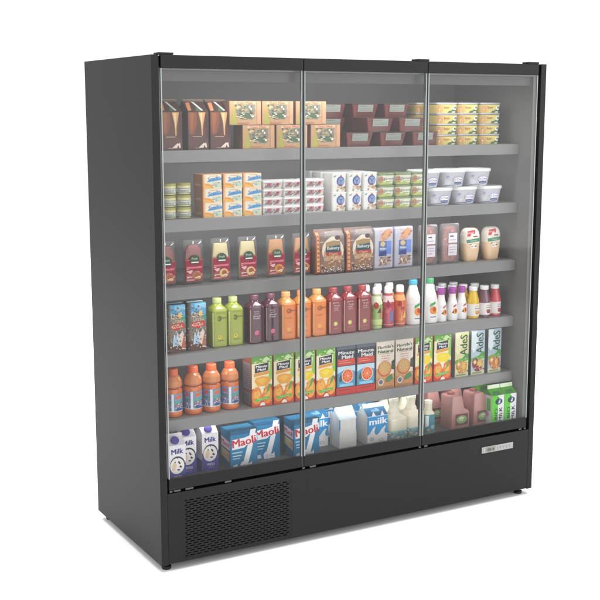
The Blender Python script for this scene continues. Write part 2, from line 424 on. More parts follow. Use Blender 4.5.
@maker('biscuit_pack')
def _():
    L = Loft([(0,.049,.012,.003),(.008,.05,.02,.006),(.176,.05,.02,.006),(.184,.049,.014,.003)], 3); mb = MB(); L.emit(mb, [(1, M('#b9b9c6','film'))])
    A = [('R',.02,.02,.98,.98,'#bcbccb'),('P',[(.28,.72),(.45,.9),(.7,.98),(.88,.96),(.85,.8),(.6,.7),(.3,.66)],'#d99a80'),('P',[(.4,.78),(.6,.9),(.8,.93),(.7,.8)],'#e9b86a'),
         ('R',.22,.32,.64,.68,'#5a6fae'),('R',.64,.36,.9,.68,'#6f93e0'),('E',.44,.61,.13,.06,'#e0c87a'),('R',.26,.45,.56,.53,'#7e9bc8'),('P',[(.22,.32),(.64,.32),(.64,.44),(.3,.42)],'#3f4f86'),
         ('P',[(.25,.1),(.85,.1),(.88,.3),(.3,.3)],'#a88f86'),('P',[(.32,.24),(.4,.24),(.5,.12),(.44,.12)],'#f2ecdc'),('P',[(.52,.28),(.6,.28),(.72,.13),(.66,.13)],'#d0b8a0'),*busy(30,23,.25,.08,.9,.3,['#8a7068','#c8b0a0','#e8dcc8','#6a5450'],.05,.02),*busy(16,24,.3,.7,.9,.95,['#e8b090','#c88068','#f0c890'],.06,.02),('B','Wafers',.43,.5,.05,.36,0,'#f2f2f8')]
    art(mb, L, A); return mb.build('biscuit_pack')

@maker('sliced_meat_pack')
def _():
    r = empty('sliced_meat_pack')
    L = Loft([(0,.049,.002,.001),(.01,.05,.010,.004),(.172,.05,.010,.004),(.184,.049,.002,.001)], 2)
    c = Loft([(.012,.036,.006,.003),(.1,.04,.0075,.004),(.16,.033,.0075,.005),(.172,.02,.006,.004)], 3); c.ry = .01
    m = MB(); c.emit(m, [(1, M('#b8736c','plas'))])
    art(m, c, busy(50,26,.02,.05,.98,.92,['#a55c58','#c98a80','#d8a498','#98504c','#b8786c'],.09,.04), w=.07); m.build('contents', r)
    lb = MB(); K = boxloft(.1,.0004,.184); K.ry = -.0012
    art(lb, K, [('R',.38,.52,.86,.76,'#eceaf0'),('R',.38,.2,.86,.48,'#e4dde6'),('R',.46,.67,.66,.7,'#4a4652'),('R',.44,.58,.78,.6,'#b0acb8'),('R',.44,.4,.8,.42,'#c0a8b4'),('R',.44,.34,.8,.36,'#c0a8b4'),('R',.44,.27,.7,.29,'#b8a0b0')])
    lb.build('label', r)
    f = MB(); L.emit(f, [(1, M('#b8aeb0','film',.3))]); f.build('film', r)
    return r

@maker('mayonnaise_bottle')
def _():
    r = empty('mayonnaise_bottle')
    L = Loft([(0,.034,.02,.018),(.006,.038,.024,.02),(.04,.045,.028,.026),(.085,.049,.03,.028),(.12,.049,.03,.028),(.14,.044,.026,.025),(.15,.036,.02,.019),(.155,.024,.012,.011)], 7); mb = MB()
    L.emit(mb, [(.08, M('#e9c8a0','plas')),(1, M('#f0e6d6','plas'))]); mb.build('bottle', r)
    l = MB(); art(l, L, [('P',[(.1,.76),(.2,.93),(.72,.97),(.84,.8),(.5,.72)],'#f6f1ea'),('P',[(.14,.76),(.2,.92),(.62,.95),(.58,.82),(.4,.86),(.3,.76)],'#d6333a'),('T','Mayo',.36,.86,.07,.4,8,'#f6e0e0'),
        ('P',[(.14,.56),(.12,.66),(.86,.7),(.86,.6)],'#2f8a64'),('T','Classic',.5,.63,.045,.55,3,'#d8f0e0'),('E',.5,.46,.2,.07,'#f6f0e6'),('R',.28,.5,.38,.53,'#a09060'),('R',.36,.44,.5,.46,'#c05050'),('P',[(.56,.44),(.68,.44),(.66,.49),(.58,.48)],'#6a7048'),('R',.46,.74,.7,.77,'#8a3a30')], w=.1, h=.155)
    l.build('label', r); return r

@maker('chocolate_drink_carton')
def _():
    r = empty('chocolate_drink_carton')
    L = Loft([(0,.040,.034,.012),(.19,.040,.034,.012),(.197,.038,.032,.012)], 4); mb = MB(); L.emit(mb, [(1, M('#6c5a52'))])
    A = [('R',-.3,.0,1.0,.2,'#6a4638'),('R',-.3,.2,1,1,'#7b7a6c'),('P',[(.1,.76),(.1,1),(1.05,1),(1.05,.68),(.6,.84)],'#4fa6d6'),('P',[(.3,.9),(1,.88),(1,.98),(.35,.99)],'#7cc6ea'),('P',[(.7,.55),(1.05,.5),(1.05,.72),(.78,.78)],'#3f9a86'),
         ('T','Choco',.44,.77,.12,.6,0,'#f0e0c0'),('T','Drink',.5,.67,.11,.5,0,'#e8c9a0'),('E',.66,.78,.1,.07,'#f2c878'),('P',[(.12,.5),(.1,.6),(.9,.63),(.95,.5),(.5,.47)],'#c8353f'),('T','COCOA',.5,.55,.07,.6,2,'#f0e3a8'),
         ('P',[(.2,.08),(.3,.42),(.4,.28),(.5,.44),(.6,.3),(.85,.42),(.9,.1)],'#cfdce6'),('P',[(.55,.08),(.6,.36),(.78,.46),(.98,.2),(.98,.06)],'#ead8c8'),('E',.4,.22,.14,.1,'#a8cbe6'),('P',[(.7,.1),(.84,.34),(.98,.36),(.98,.08)],'#b06a50'),
         ('E',.45,.1,.3,.05,'#5a3828'),('P',[(-.25,.3),(.0,.5),(.05,.2)],'#8c6a5a')]
    A += busy(70,31,-.25,.46,1.05,.97,['#e8dcc0','#3f8fb8','#6a4638','#d8b070','#2f6a5a','#f2f2ea','#8c5a44'],.05,.012)
    rnd = random.Random(2)
    for i in range(60): A.append(('E',-.2+rnd.random()*1.2,.04+rnd.random()*.42,.03,.012, rnd.choice(['#e8e0d8','#7c4434','#b8d0e0','#d8907a','#4c302a'])))
    art(mb, L, A, w=.076); mb.build('body', r)
    s = MB(); s.box(-.036,.036,.031,.037,.1972,.2005,M('#8cb8cc')); s.build('top_seam', r)
    return r

def square_bottle(name, body, light, capc, A, r_=.0345):
    r = empty(name)
    L = Loft([(0,r_-.004,r_-.004,.012),(.004,r_,r_,.012),(.152,r_,r_,.012),(.162,r_-.003,r_-.003,.014),(.176,.020,.020,.018),(.182,.0175,.0175,.0175)], 4)
    mb = MB(); L.emit(mb, [(.004, M(body,'liq')),(.152, M(body,'liq')),(1, M(light,'liq'))]); mb.build('bottle', r)
    l = MB(); art(l, L, A, w=.066, h=.152); l.build('label', r)  # besides print, A holds a pale left strip: a painted edge reflection
    c = MB(); K = Loft([(.182,.0185,.0185,.0185),(.184,.0195,.0195,.0195),(.202,.019,.019,.019),(.204,.0175,.0175,.0175)], 5); K.ry = r_
    K.emit(c, [(1, M(capc,'plas'))]); c.build('cap', r)
    return r
GL = ('R',-.06,.03,.0,.97)
MAKE['green_juice_bottle'] = lambda: square_bottle('juice_bottle','#97a412','#a3ad45','#b5bf80',[('R',-.05,.04,.04,.97,'#dfe6a8'),('E',.42,.8,.14,.075,'#5f6a1c'),('R',.5,.8,.95,.825,'#5f6a1c'),('E',.36,.8,.07,.03,'#8f9a30'),('T','green juice',.5,.95,.035,.6,0,'#6d7722'),('E',.42,.29,.13,.055,'#e8d040'),('E',.42,.3,.05,.02,'#7a5a20'),('R',.3,.18,.74,.2,'#6d7722')])
MAKE['purple_juice_bottle'] = lambda: square_bottle('juice_bottle','#4a1a2e','#5f3345','#6e4654',[('R',-.05,.05,.03,.97,'#c9a69c'),('T','berry',.4,.9,.05,.46,0,'#e8dce4'),('T','juice',.42,.84,.05,.5,0,'#e8dce4'),('T','blend',.42,.78,.05,.52,0,'#e8dce4'),('T','fresh',.4,.72,.05,.46,0,'#e8dce4'),('E',.42,.31,.16,.07,'#d8708e'),('P',[(.3,.18),(.6,.2),(.7,.28),(.5,.22)],'#a84a68')])
MAKE['orange_juice_bottle'] = lambda: square_bottle('juice_bottle','#e07a1c','#db9650','#e0a068',[('R',-.05,.05,.05,.97,'#f3d09a'),('E',.46,.82,.2,.07,'#a85a2c'),('R',.5,.81,.96,.84,'#a85a2c'),('E',.4,.83,.08,.03,'#c97a3a'),('E',.42,.3,.15,.06,'#f0b060'),('R',.28,.2,.74,.215,'#b8682c'),('T','orange',.45,.62,.04,.5,0,'#c26a26')])
MAKE['red_juice_bottle'] = lambda: square_bottle('juice_bottle','#851d22','#90383c','#9a4448',[('R',-.05,.05,.04,.97,'#e6b8b0'),('T','pure',.42,.92,.055,.5,0,'#ecd0cc'),('T','fruit',.5,.85,.055,.64,0,'#ecd0cc'),('T','red',.42,.78,.055,.42,0,'#ecd0cc'),('T','juice',.46,.71,.055,.54,0,'#ecd0cc'),('E',.4,.32,.15,.065,'#dcd070'),('E',.4,.32,.07,.03,'#eee6a8'),('R',.26,.18,.6,.2,'#c87a70')])

def curvy(name, body, A, cap='#f2f2ee'):
    r = empty(name)
    L = Loft([(0,.020,.020,.02),(.004,.0245,.0245,.0245),(.03,.027,.027,.027),(.06,.0265,.0265,.0265),(.095,.0285,.0285,.0285),(.12,.0265,.0265,.0265),(.145,.019,.019,.019),(.158,.0155,.0155,.0155)], 6)
    mb = MB(); L.emit(mb, [(1, M(body,'liq'))]); mb.build('bottle', r)
    l = MB(); art(l, L, A, w=PI*.027, h=.15); l.build('label', r)
    c = MB(); K = Loft([(.156,.0175,.0175,.0175),(.16,.019,.019,.019),(.182,.0175,.0175,.0175),(.188,.0135,.0135,.0135)], 5); K.ry = .0285
    K.emit(c, [(1, M(cap,'plas'))]); c.build('cap', r)
    return r
MAKE['green_drink_bottle'] = lambda: curvy('drink_bottle','#9fbf6a',[('R',.02,.02,.98,.3,'#cfe09a'),('R',.02,.75,.98,.99,'#dfe8c8'),('E',.34,.72,.14,.1,'#b8362c'),('P',[(.4,.5),(.56,.7),(.6,.5)],'#5f2f3a'),('P',[(.5,.35),(.7,.6),(.8,.35)],'#d98a6a'),('P',[(.05,.7),(.2,.6),(.1,.5)],'#5a9a4a'),('R',.1,.1,.9,.13,'#a8c07a')])
MAKE['berry_drink_bottle'] = lambda: curvy('drink_bottle','#c84a5c',[('R',.02,.78,.98,.97,'#e8d0d0'),('P',[(.2,.68),(.34,.86),(.48,.7),(.36,.6)],'#9a2f48'),('P',[(.42,.62),(.56,.8),(.62,.6)],'#c03a4a'),('P',[(.42,.2),(.6,.2),(.66,.55),(.48,.5)],'#5f7fc0'),('R',.05,.08,.95,.12,'#e89aa0'),('E',.3,.5,.1,.06,'#e0707c')])
MAKE['peach_drink_bottle'] = lambda: curvy('drink_bottle','#dc6c42',[('R',.02,.8,.98,.97,'#f0b070'),('E',.34,.7,.12,.09,'#a83424'),('E',.5,.56,.14,.05,'#b8482c'),('P',[(.5,.25),(.66,.5),(.78,.28)],'#e8c04a'),('P',[(.36,.2),(.46,.46),(.52,.2)],'#f0a070'),('R',.05,.08,.95,.11,'#f0b8a0')])

def jug(name, capc, s=1.0):
    r = empty(name)
    L = Loft([(z*s,a*s,a*s,a*s) for z, a in [(0,.034),(.005,.0395),(.06,.0405),(.1,.039),(.13,.033),(.155,.0245),(.178,.018),(.184,.0175)]], 7)
    mb = MB(); L.emit(mb, [(1, M('#eeecea','plas'))])
    mb.build('bottle', r)
    l = MB(); art(l, L, [('P',[(.36,.42),(.6,.5),(.58,.56),(.38,.5)], '#4aa85a' if 'large' in capc[1] else '#b86a6a'),('E',.5,.34,.14,.1,'#f0923a'),('E',.54,.36,.07,.06,'#c24a2a'),('P',[(.58,.22),(.68,.28),(.64,.42)],'#f0c04a'),('R',.38,.16,.62,.18,'#5a7f90')], w=PI*.04*s, h=.184*s)
    l.build('label', r)
    c = MB(); K = Loft([(.183*s,.0185*s,.0185*s,.0185*s),(.186*s,.0205*s,.0205*s,.0205*s),(.204*s,.0195*s,.0195*s,.0195*s),(.206*s,.018*s,.018*s,.018*s)], 6); K.ry = .0405*s
    K.emit(c, [(1, M(capc[0],'cap'))]); c.build('cap', r)
    return r
MAKE['blue_cap_milk'] = lambda: jug('milk_bottle', ('#4aa0c4','large'))
MAKE['green_cap_milk'] = lambda: jug('milk_bottle', ('#4f9a6a','large'))
def yog(name):
    r = empty(name)
    L = Loft([(0,.022,.022,.022),(.004,.026,.026,.026),(.05,.0265,.0265,.0265),(.08,.024,.024,.024),(.11,.0165,.0165,.0165),(.13,.0155,.0155,.0155)], 6)
    mb = MB(); L.emit(mb, [(1, M('#f2f0ee','plas'))]); mb.build('bottle', r)
    l = MB(); art(l, L, [('P',[(.4,.52),(.62,.6),(.6,.66),(.42,.6)],'#c9505a'),('E',.52,.38,.15,.11,'#e8a83a'),('E',.56,.4,.08,.08,'#b8442c'),('P',[(.3,.34),(.42,.3),(.44,.42)],'#8a3a30')], w=PI*.026, h=.12); l.build('label', r)
    c = MB(); K = Loft([(.127,.0175,.0175,.0175),(.13,.0185,.0185,.0185),(.15,.018,.018,.018),(.155,.0165,.0165,.0165)], 5); K.ry = .0265
    K.emit(c, [(1, M('#a24aa0','cap'))]); c.build('cap', r); return r
MAKE['yoghurt_bottle'] = lambda: yog('yoghurt_bottle')
def jarj(name, liquid, ink):
    r = empty(name)
    L = Loft([(0,.026,.026,.026),(.004,.0295,.0295,.0295),(.066,.0305,.0305,.0305),(.086,.029,.029,.029),(.112,.022,.022,.022),(.128,.0175,.0175,.0175),(.134,.0175,.0175,.0175)], 6)
    mb = MB(); L.emit(mb, [(1, M(liquid,'liq'))]); mb.build('bottle', r)
    l = MB(); art(l, L, [('R',-.08,.0,1.08,1,'#ece6e2'),('T','juice',.56,.78,.16,.3,0,ink),('R',.4,.58,.76,.64,'#8a8088'),('E',.56,.28,.13,.18,ink),('E',.5,.36,.08,.1,'#e8a84a' if ink=='#d98a2c' else '#b8525a')], w=PI*.0305, z0=.014, h=.056); l.build('label', r)
    c = MB(); K = Loft([(.131,.0195,.0195,.0195),(.134,.0205,.0205,.0205),(.149,.0205,.0205,.0205),(.151,.019,.019,.019)], 6); K.ry = .0305
    K.emit(c, [(1, M('#efefef','plas'))]); c.build('cap', r); return r
MAKE['yellow_juice_jar'] = lambda: jarj('juice_bottle','#e6bd2e','#d98a2c')
MAKE['plum_juice_jar'] = lambda: jarj('juice_bottle','#7c5464','#8a3444')
MAKE['pink_juice_jar'] = lambda: jarj('juice_bottle','#d4525c','#b82f48')

@maker('sports_drink_bottle')
def _():
    r = empty('sports_drink_bottle')
    R_ = .0385
    L = Loft([(0,.030,.030,.03),(.004,.036,.036,.036),(.014,R_,R_,R_),(.024,.0375,.0375,.0375),(.1,.0375,.0375,.0375),(.106,R_,R_,R_),(.118,R_,R_,R_),(.121,.036,.036,.036),(.125,.036,.036,.036),(.13,.0385,.0385,.0385),(.15,.037,.037,.037),(.166,.029,.029,.029),(.174,.021,.021,.021)], 7)
    mb = MB(); L.emit(mb, [(.118, M('#e07a40','liq')),(.125, M('#9c4a24','liq')),(1, M('#d98a58','liq'))]); mb.build('bottle', r)
    l = MB()
    A = [('R',-.1,0,1.1,1,'#7e8fb0'),('R',-.1,0,1.1,.05,'#d8dce6'),('R',-.1,.62,.3,.98,'#8d8ab4'),('R',.38,.62,1.0,.98,'#7aa0b8'),('E',.16,.82,.08,.11,'#d9582e'),('P',[(.42,.7),(.5,.9),(.72,.92),(.66,.74)],'#e86a30'),
         ('P',[(.02,.45),(.3,.5),(.3,.6),(.02,.58)],'#5f9a86'),('P',[(.4,.45),(.75,.52),(.75,.62),(.4,.58)],'#5fae98'),('E',.14,.36,.1,.09,'#9a8fc4'),('P',[(.42,.2),(.55,.45),(.72,.42),(.66,.2)],'#e4e8f4'),('P',[(.45,.06),(.5,.26),(.72,.3),(.75,.08)],'#3f5590'),
         ('P',[(.04,.06),(.06,.24),(.28,.24),(.28,.06)],'#5f74a0'),('R',.1,.06,.13,.26,'#c8d4e4'),('R',.2,.06,.22,.22,'#c8d4e4'),('R',.3,.0,.385,1,'#eef4f8'),*busy(40,30,.0,.05,.29,.95,['#c8d4e4','#5f74a0','#3f8a78','#a890c8','#e87040'],.03,.03),*busy(30,33,.4,.05,.8,.6,['#d8e4f0','#3f5590','#5fae98','#8a9ac8'],.03,.03),('B','SPORT',.57,.36,.1,.26,20,'#c23a30')]
    art(l, L, A, w=PI*.0375, z0=.025, h=.074); l.build('label', r)
    c = MB(); K = Loft([(.173,.0215,.0215,.0215),(.176,.0225,.0225,.0225),(.197,.0215,.0215,.0215),(.2,.0195,.0195,.0195)], 6); K.ry = R_
    K.emit(c, [(1, M('#e06a3c','cap'))]); c.build('cap', r); return r

def juice_carton(side, A, sideA=None, w=.0965, h=.2175, d=.088):
    L = boxloft(w, d, h); mb = MB(); L.emit(mb, [(1, M(side))], smooth=False)
    art(mb, L, A)
    if sideA: art(mb, L, sideA, w=d-.004, s0=-(w/2+d/2)+.0008)
    o = mb
    r = empty('juice_carton'); mb.build('body', r)
    s = MB(); s.box(-w/2+.004,w/2-.004,d*.47,d*.53,h+.0003,h+.003,M(side)); s.build('top_seam', r)
    return r
def MM(base, mid, low, leafy=True, ground='#d2502c'):
    A = [('R',0,0,1,1,base),('R',0,.86,1,1,'#8fc65a'),('P',[(.0,.86),(.2,.93),(.45,.88),(.6,.96),(1,.9),(1,1),(0,1)],'#6aa84a'),('P',[(.5,.9),(.7,.98),(.9,.93),(.7,.86)],'#d8eeb8'),('P',[(.82,.55),(1,.5),(1,.95),(.9,.9)],'#8ecf4c'),
         ('P',[(.14,.67),(.14,.83),(.82,.86),(.82,.7)],'#28303c'),('B','Minute',.48,.798,.05,.56,1,'#f2f2f2'),('B','Maid',.48,.735,.05,.44,1,'#f2f2f2'),
         ('P',[(.1,.6),(.85,.64),(.85,.695),(.1,.66)],'#e8a040'),('P',[(.0,.0),(1,.0),(1,.42),(.7,.36),(.5,.3),(.3,.4),(0,.36)],ground),
         ('P',[(.12,.52),(.2,.58),(.5,.6),(.86,.57),(.94,.5),(.8,.42),(.5,.36),(.25,.42)],mid),('P',[(.2,.53),(.5,.57),(.8,.54),(.5,.44)],'#fbe24a' if mid != '#f0a83c' else '#f6c04a'),
         ('E',.24,.22,.26,.17,low),('E',.76,.22,.24,.18,low),('P',[(.36,.4),(.64,.4),(.5,.24)],'#f6f0d8'),('E',.24,.24,.16,.1,'#f7b850'),('E',.76,.24,.14,.1,'#f7b850'),
         ('P',[(.66,.22),(.84,.3),(.94,.44),(.8,.42)],'#5aa848'),('P',[(.12,.1),(.14,.16),(.88,.19),(.88,.13)],'#6fc04a'),*busy(26,27,.05,.08,.95,.4,['#f8c860','#e87824','#f2a040','#d85a28'],.04,.012),*busy(14,28,.04,.87,.96,.98,['#c8e8a0','#4f8a3a','#e8f4d0'],.05,.012),('T','100% JUICE',.5,.145,.028,.6,1,'#e8f6d8'),('P',[(.36,.02),(.64,.02),(.6,.07),(.5,.09),(.4,.06)],'#f2ece0')]
    return A
SA = [('R',0,0,1,1,'#9c5a40'),('R',.12,.34,.88,.86,'#9a9498'),('R',.12,.04,.88,.28,'#8f8a8c')] + [('R',.18,.38+i*.045,.82,.395+i*.045,'#6c6468') for i in range(10)] + [('R',.18,.07+i*.05,.7,.085+i*.05,'#6c6468') for i in range(4)]  # left-face print in browns and greys with the shade painted in
MAKE['orange_juice_carton'] = lambda: juice_carton('#a8603c', MM('#f6ebc4','#f0a83c','#ee8e2e'), SA)
MAKE['tropical_juice_carton'] = lambda: juice_carton('#b04a3c', MM('#f4ead0','#f6d020','#f0a43a', ground='#cc4038'), SA)
MAKE['mango_juice_carton'] = lambda: juice_carton('#b03a30', MM('#f3ecc8','#fadc20','#ee7e34', ground='#cf3a30'), SA)
MAKE['grapefruit_juice_carton'] = lambda: juice_carton('#3c4654', [('R',0,0,1,1,'#343f4e'),('R',0,.93,1,1,'#5f6a78'),('B','Minute',.5,.862,.07,.84,0,'#f0f0ee'),('B','Maid',.56,.775,.075,.62,0,'#f0f0ee'),
    ('R',.04,.6,.96,.735,'#cf4638'),('R',.12,.69,.6,.7,'#e8988c'),('R',.12,.645,.75,.66,'#e8988c'),('R',.03,.16,.97,.585,'#4f9ac4'),('P',[(.03,.585),(.97,.585),(.97,.46),(.5,.53),(.03,.44)],'#bfe0f0'),('P',[(.1,.3),(.2,.42),(.34,.36),(.22,.26)],'#3f5a34'),
    ('E',.57,.38,.31,.148,'#f6d8b8'),('E',.57,.38,.275,.13,'#e8562c'),('E',.57,.385,.18,.085,'#f07a3c')]+[('P',[(.57,.38),(.57+.25*math.cos(a),.38+.118*math.sin(a)),(.57+.25*math.cos(a+.1),.38+.118*math.sin(a+.1))],'#f6b080') for a in [i*PI/5 for i in range(10)]]+
    [('E',.57,.38,.04,.02,'#f6d0a8'),('R',.14,.17,.86,.225,'#8fd0ee'),('R',0,0,1,.15,'#c4342e'),('R',.1,.09,.8,.105,'#8a3034')])
MAKE['florida_juice_carton'] = lambda: juice_carton('#a8906c', [('R',0,0,1,1,'#e6ded0'),('R',0,0,1,.24,'#c98a56'),('P',[(0,.24),(.0,.45),(.25,.38),(.5,.3),(1,.3),(1,.2)],'#cfa070'),('B',"Florida's",.5,.885,.065,.86,2,'#2f4a38'),('B','Natural',.5,.79,.065,.86,0,'#2f4a38'),
    ('R',.12,.735,.9,.745,'#b89a60'),('T','Ruby Red',.5,.69,.035,.66,0,'#c8486a'),('T','Grapefruit',.5,.64,.032,.76,0,'#c8486a'),('R',.25,.59,.75,.6,'#d890a0'),('P',[(.84,.56),(.98,.6),(.98,.38),(.84,.4)],'#33523c'),
    ('E',.46,.42,.38,.165,'#c85a38'),('E',.46,.435,.34,.15,'#d99a5c'),('E',.46,.44,.27,.12,'#d0a868')]+[('P',[(.46,.44),(.46+.25*math.cos(a),.44+.11*math.sin(a)),(.46+.25*math.cos(a+.09),.44+.11*math.sin(a+.09))],'#e8cc98') for a in [.2+i*PI/4 for i in range(8)]]+
    [('P',[(.5,.14),(.6,.24),(.86,.29),(.92,.2),(.7,.14)],'#3f8a58'),('E',.24,.15,.16,.075,'#d8d0c4'),('E',.24,.15,.11,.05,'#6a6878'),('R',.05,.02,.95,.05,'#9a7a50')])
def ades(ground, fruit, f2):
    A = [('R',0,0,1,1,ground),('P',[(.2,.5),(.5,.7),(.4,.98),(0,1),(0,.6)],'#dbe6ea' if ground != '#d9d6a0' else '#e8e6bc'),('B','AdeS',.62,.71,.54,.46,90,'#1f5a30'),('P',[(.0,.38),(.5,.42),(1,.46),(1,.36),(.5,.34),(0,.3)],'#6fae4a'),('P',[(.5,.4),(.8,.52),(1,.5),(1,.4)],'#4f9a48'),
         ('R',0,.0,1,.1,'#c8ccb0')]
    A += busy(18,36,.03,.3,.97,.42,['#8ac05a','#3f8a3c','#c8dca0'],.05,.012)
    A += [('E',.3,.26,.24,.12,fruit),('E',.66,.22,.26,.13,f2),('E',.5,.14,.3,.07,fruit),('E',.62,.24,.12,.06,'#e8b060'),('E',.28,.3,.1,.05,'#f0d0a0'),('R',.1,.03,.8,.06,'#8a9a6a')]+busy(20,37,.08,.1,.92,.34,['#e8c890','#8a4a30','#d8a058','#f0dcb0'],.05,.015)
    return juice_carton('#7f868a', A, w=.079, h=.212, d=.06)
MAKE['mango_soy_carton'] = lambda: ades('#d9d6a0','#c8903c','#d0a850')
MAKE['berry_soy_carton'] = lambda: ades('#b4c4d4','#8a3440','#c8b060')
MAKE['orange_soy_carton'] = lambda: ades('#a9bccb','#c8803c','#b8663c')
def rename(o, n): o.name = n; return o
for k in ('mango_soy_carton','berry_soy_carton','orange_soy_carton'):
    MAKE[k] = (lambda f: (lambda: rename(f(), 'soy_drink_carton')))(MAKE[k])

@maker('milk_carton')
def _():
    r = empty('milk_carton')
    L = Loft([(0,.0365,.0365,.0015),(.160,.0365,.0365,.0015),(.187,.0365,.003,.0015),(.200,.0365,.002,.0015)], 2); mb = MB(); L.emit(mb, [(1, M('#dcdade'))], smooth=False)
    A = [('R',0,.25,1,1,'#f0eef2'),('P',[(0,0),(1,0),(1,.56),(.9,.46),(.5,.38),(.12,.42),(0,.5)],'#4a4596'),('B','Milk',.5,.84,.13,.68,2,'#3f3a86'),
         ('E',.5,.49,.45,.225,'#2e3350'),('E',.48,.465,.42,.21,'#f2eeea'),('E',.32,.48,.13,.08,'#e8cfa0'),('P',[(.52,.56),(.58,.6),(.7,.52),(.62,.5)],'#3a3c50'),('E',.36,.57,.04,.02,'#3a3c50'),('P',[(.6,.44),(.66,.48),(.78,.43),(.7,.4)],'#3a3c50'),('P',[(.46,.38),(.66,.38),(.6,.34),(.5,.35)],'#3a3c50'),('E',.28,.39,.1,.04,'#efc6b4'),('P',[(.44,.7),(.5,.64),(.56,.7)],'#2e3350'),
         ('B','FRESH',.5,.18,.07,.44,0,'#c8c4ec'),('R',.3,.09,.7,.105,'#8a86c4')]
    art(mb, L, A, h=.160)
    art(mb, L, [('R',.02,.0,.98,.3,'#4a4596'),('R',.15,.4,.85,.8,'#cfcdd6')] + [('R',.2,.44+.06*i,.8,.455+.06*i,'#8a88a8') for i in range(6)], w=.07, h=.160, s0=-.073)
    mb.build('body', r)
    c = MB(); K = Loft([(0,.017,.017,.017),(.008,.017,.017,.017),(.010,.0155,.0155,.0155)], 6); K.ry = 0
    K.emit(c, [(1, M('#4a3f96','cap'))]); o = c.build('cap', r, (-.004,.016,.1745)); o.rotation_euler = (math.radians(50),0,0)
    return r

@maker('green_milk_carton')
def _():
    r = empty('milk_carton')
    L = Loft([(0,.0365,.0365,.0015),(.150,.0365,.0365,.0015),(.177,.0365,.003,.0015),(.192,.0365,.002,.0015)], 2); mb = MB(); L.emit(mb, [(.151, M('#e4dfe8')),(.1775, M('#4fa02c')),(1, M('#dff0d0'))], smooth=False)
    art(mb, L, [('R',0,0,.5,1,'#58d024'),('R',.5,0,1,1,'#efedf2'),('E',.56,.8,.3,.1,'#243a52'),('P',[(.5,.74),(.62,.86),(.7,.86),(.66,.74)],'#cfe2ea'),('P',[(.4,.84),(.52,.84),(.58,.96),(.46,.93)],'#2f5a48'),('B','BIO',.36,.4,.26,.36,90,'#28463c'),('B','MILK',.72,.38,.26,.46,90,'#28303c')], h=.150)
    art(mb, L, [('P',[(.1,.1),(.9,.1),(.78,.6),(.22,.6)],'#3f7f40')], z0=.150, h=.027, w=.07)
    art(mb, L, [('R',.02,0,.98,1,'#e8e4ec'),('R',.5,.5,.9,.9,'#58c030'),('E',.5,.4,.25,.1,'#c89ac0')], w=.07, h=.150, s0=-.073)
    mb.build('body', r)
    f = MB(); f.box(-.036,.036,.0335,.0395,.1922,.1945,M('#f2faea')); f.build('seam_fold', r)
    return r

@maker('milk_powder_box')
def _():
    L = boxloft(.127,.09,.166,.002); mb = MB(); L.emit(mb, [(1, M('#2c6f92'))], smooth=False)
    art(mb, L, [('R',0,0,1,1,'#1f7fae'),('R',0,.9,1,1,'#1a5f8c'),('P',[(.42,.03),(.62,.03),(.78,.45),(.95,.99),(.74,.99),(.64,.6)],'#f4f4f6'),('P',[(.38,0),(.36,.12),(.46,.2),(.5,.1),(.6,.2),(.68,.08),(.78,.16),(.8,0)],'#f0f0f4'),
        ('P',[(.06,.52),(.06,.78),(.5,.8),(.96,.88),(.98,.7),(.6,.6),(.5,.54)],'#f6f4f6'),('B','Maoli',.5,.70,.2,.86,6,'#cf2a38'),('R',.06,.42,.44,.455,'#a8d4ea'),('R',.08,.34,.4,.37,'#cfe6f2'),('R',.08,.27,.34,.3,'#a8d4ea'),
        ('P',[(.06,.02),(.1,.12),(.24,.14),(.3,.03)],'#d8e8f0'),*busy(16,38,.38,.0,.8,.14,['#c8d8e8','#f8f8fa','#8ab0cc'],.03,.015)])
    art(mb, L, [('R',.02,0,.98,1,'#2a6a8c'),('P',[(.05,.55),(.05,.8),(.95,.72),(.95,.5)],'#d9c8d4'),('B','Maoli',.5,.66,.12,.8,-8,'#b8405a'),('P',[(.08,.3),(.08,.52),(.92,.46),(.92,.2)],'#c9bc9c'),('E',.75,.36,.14,.06,'#d99a5c'),('P',[(.05,.0),(.5,.2),(.3,.0)],'#5a8a5c')], w=.088, s0=-.1075)
    return mb.build('milk_powder_box')

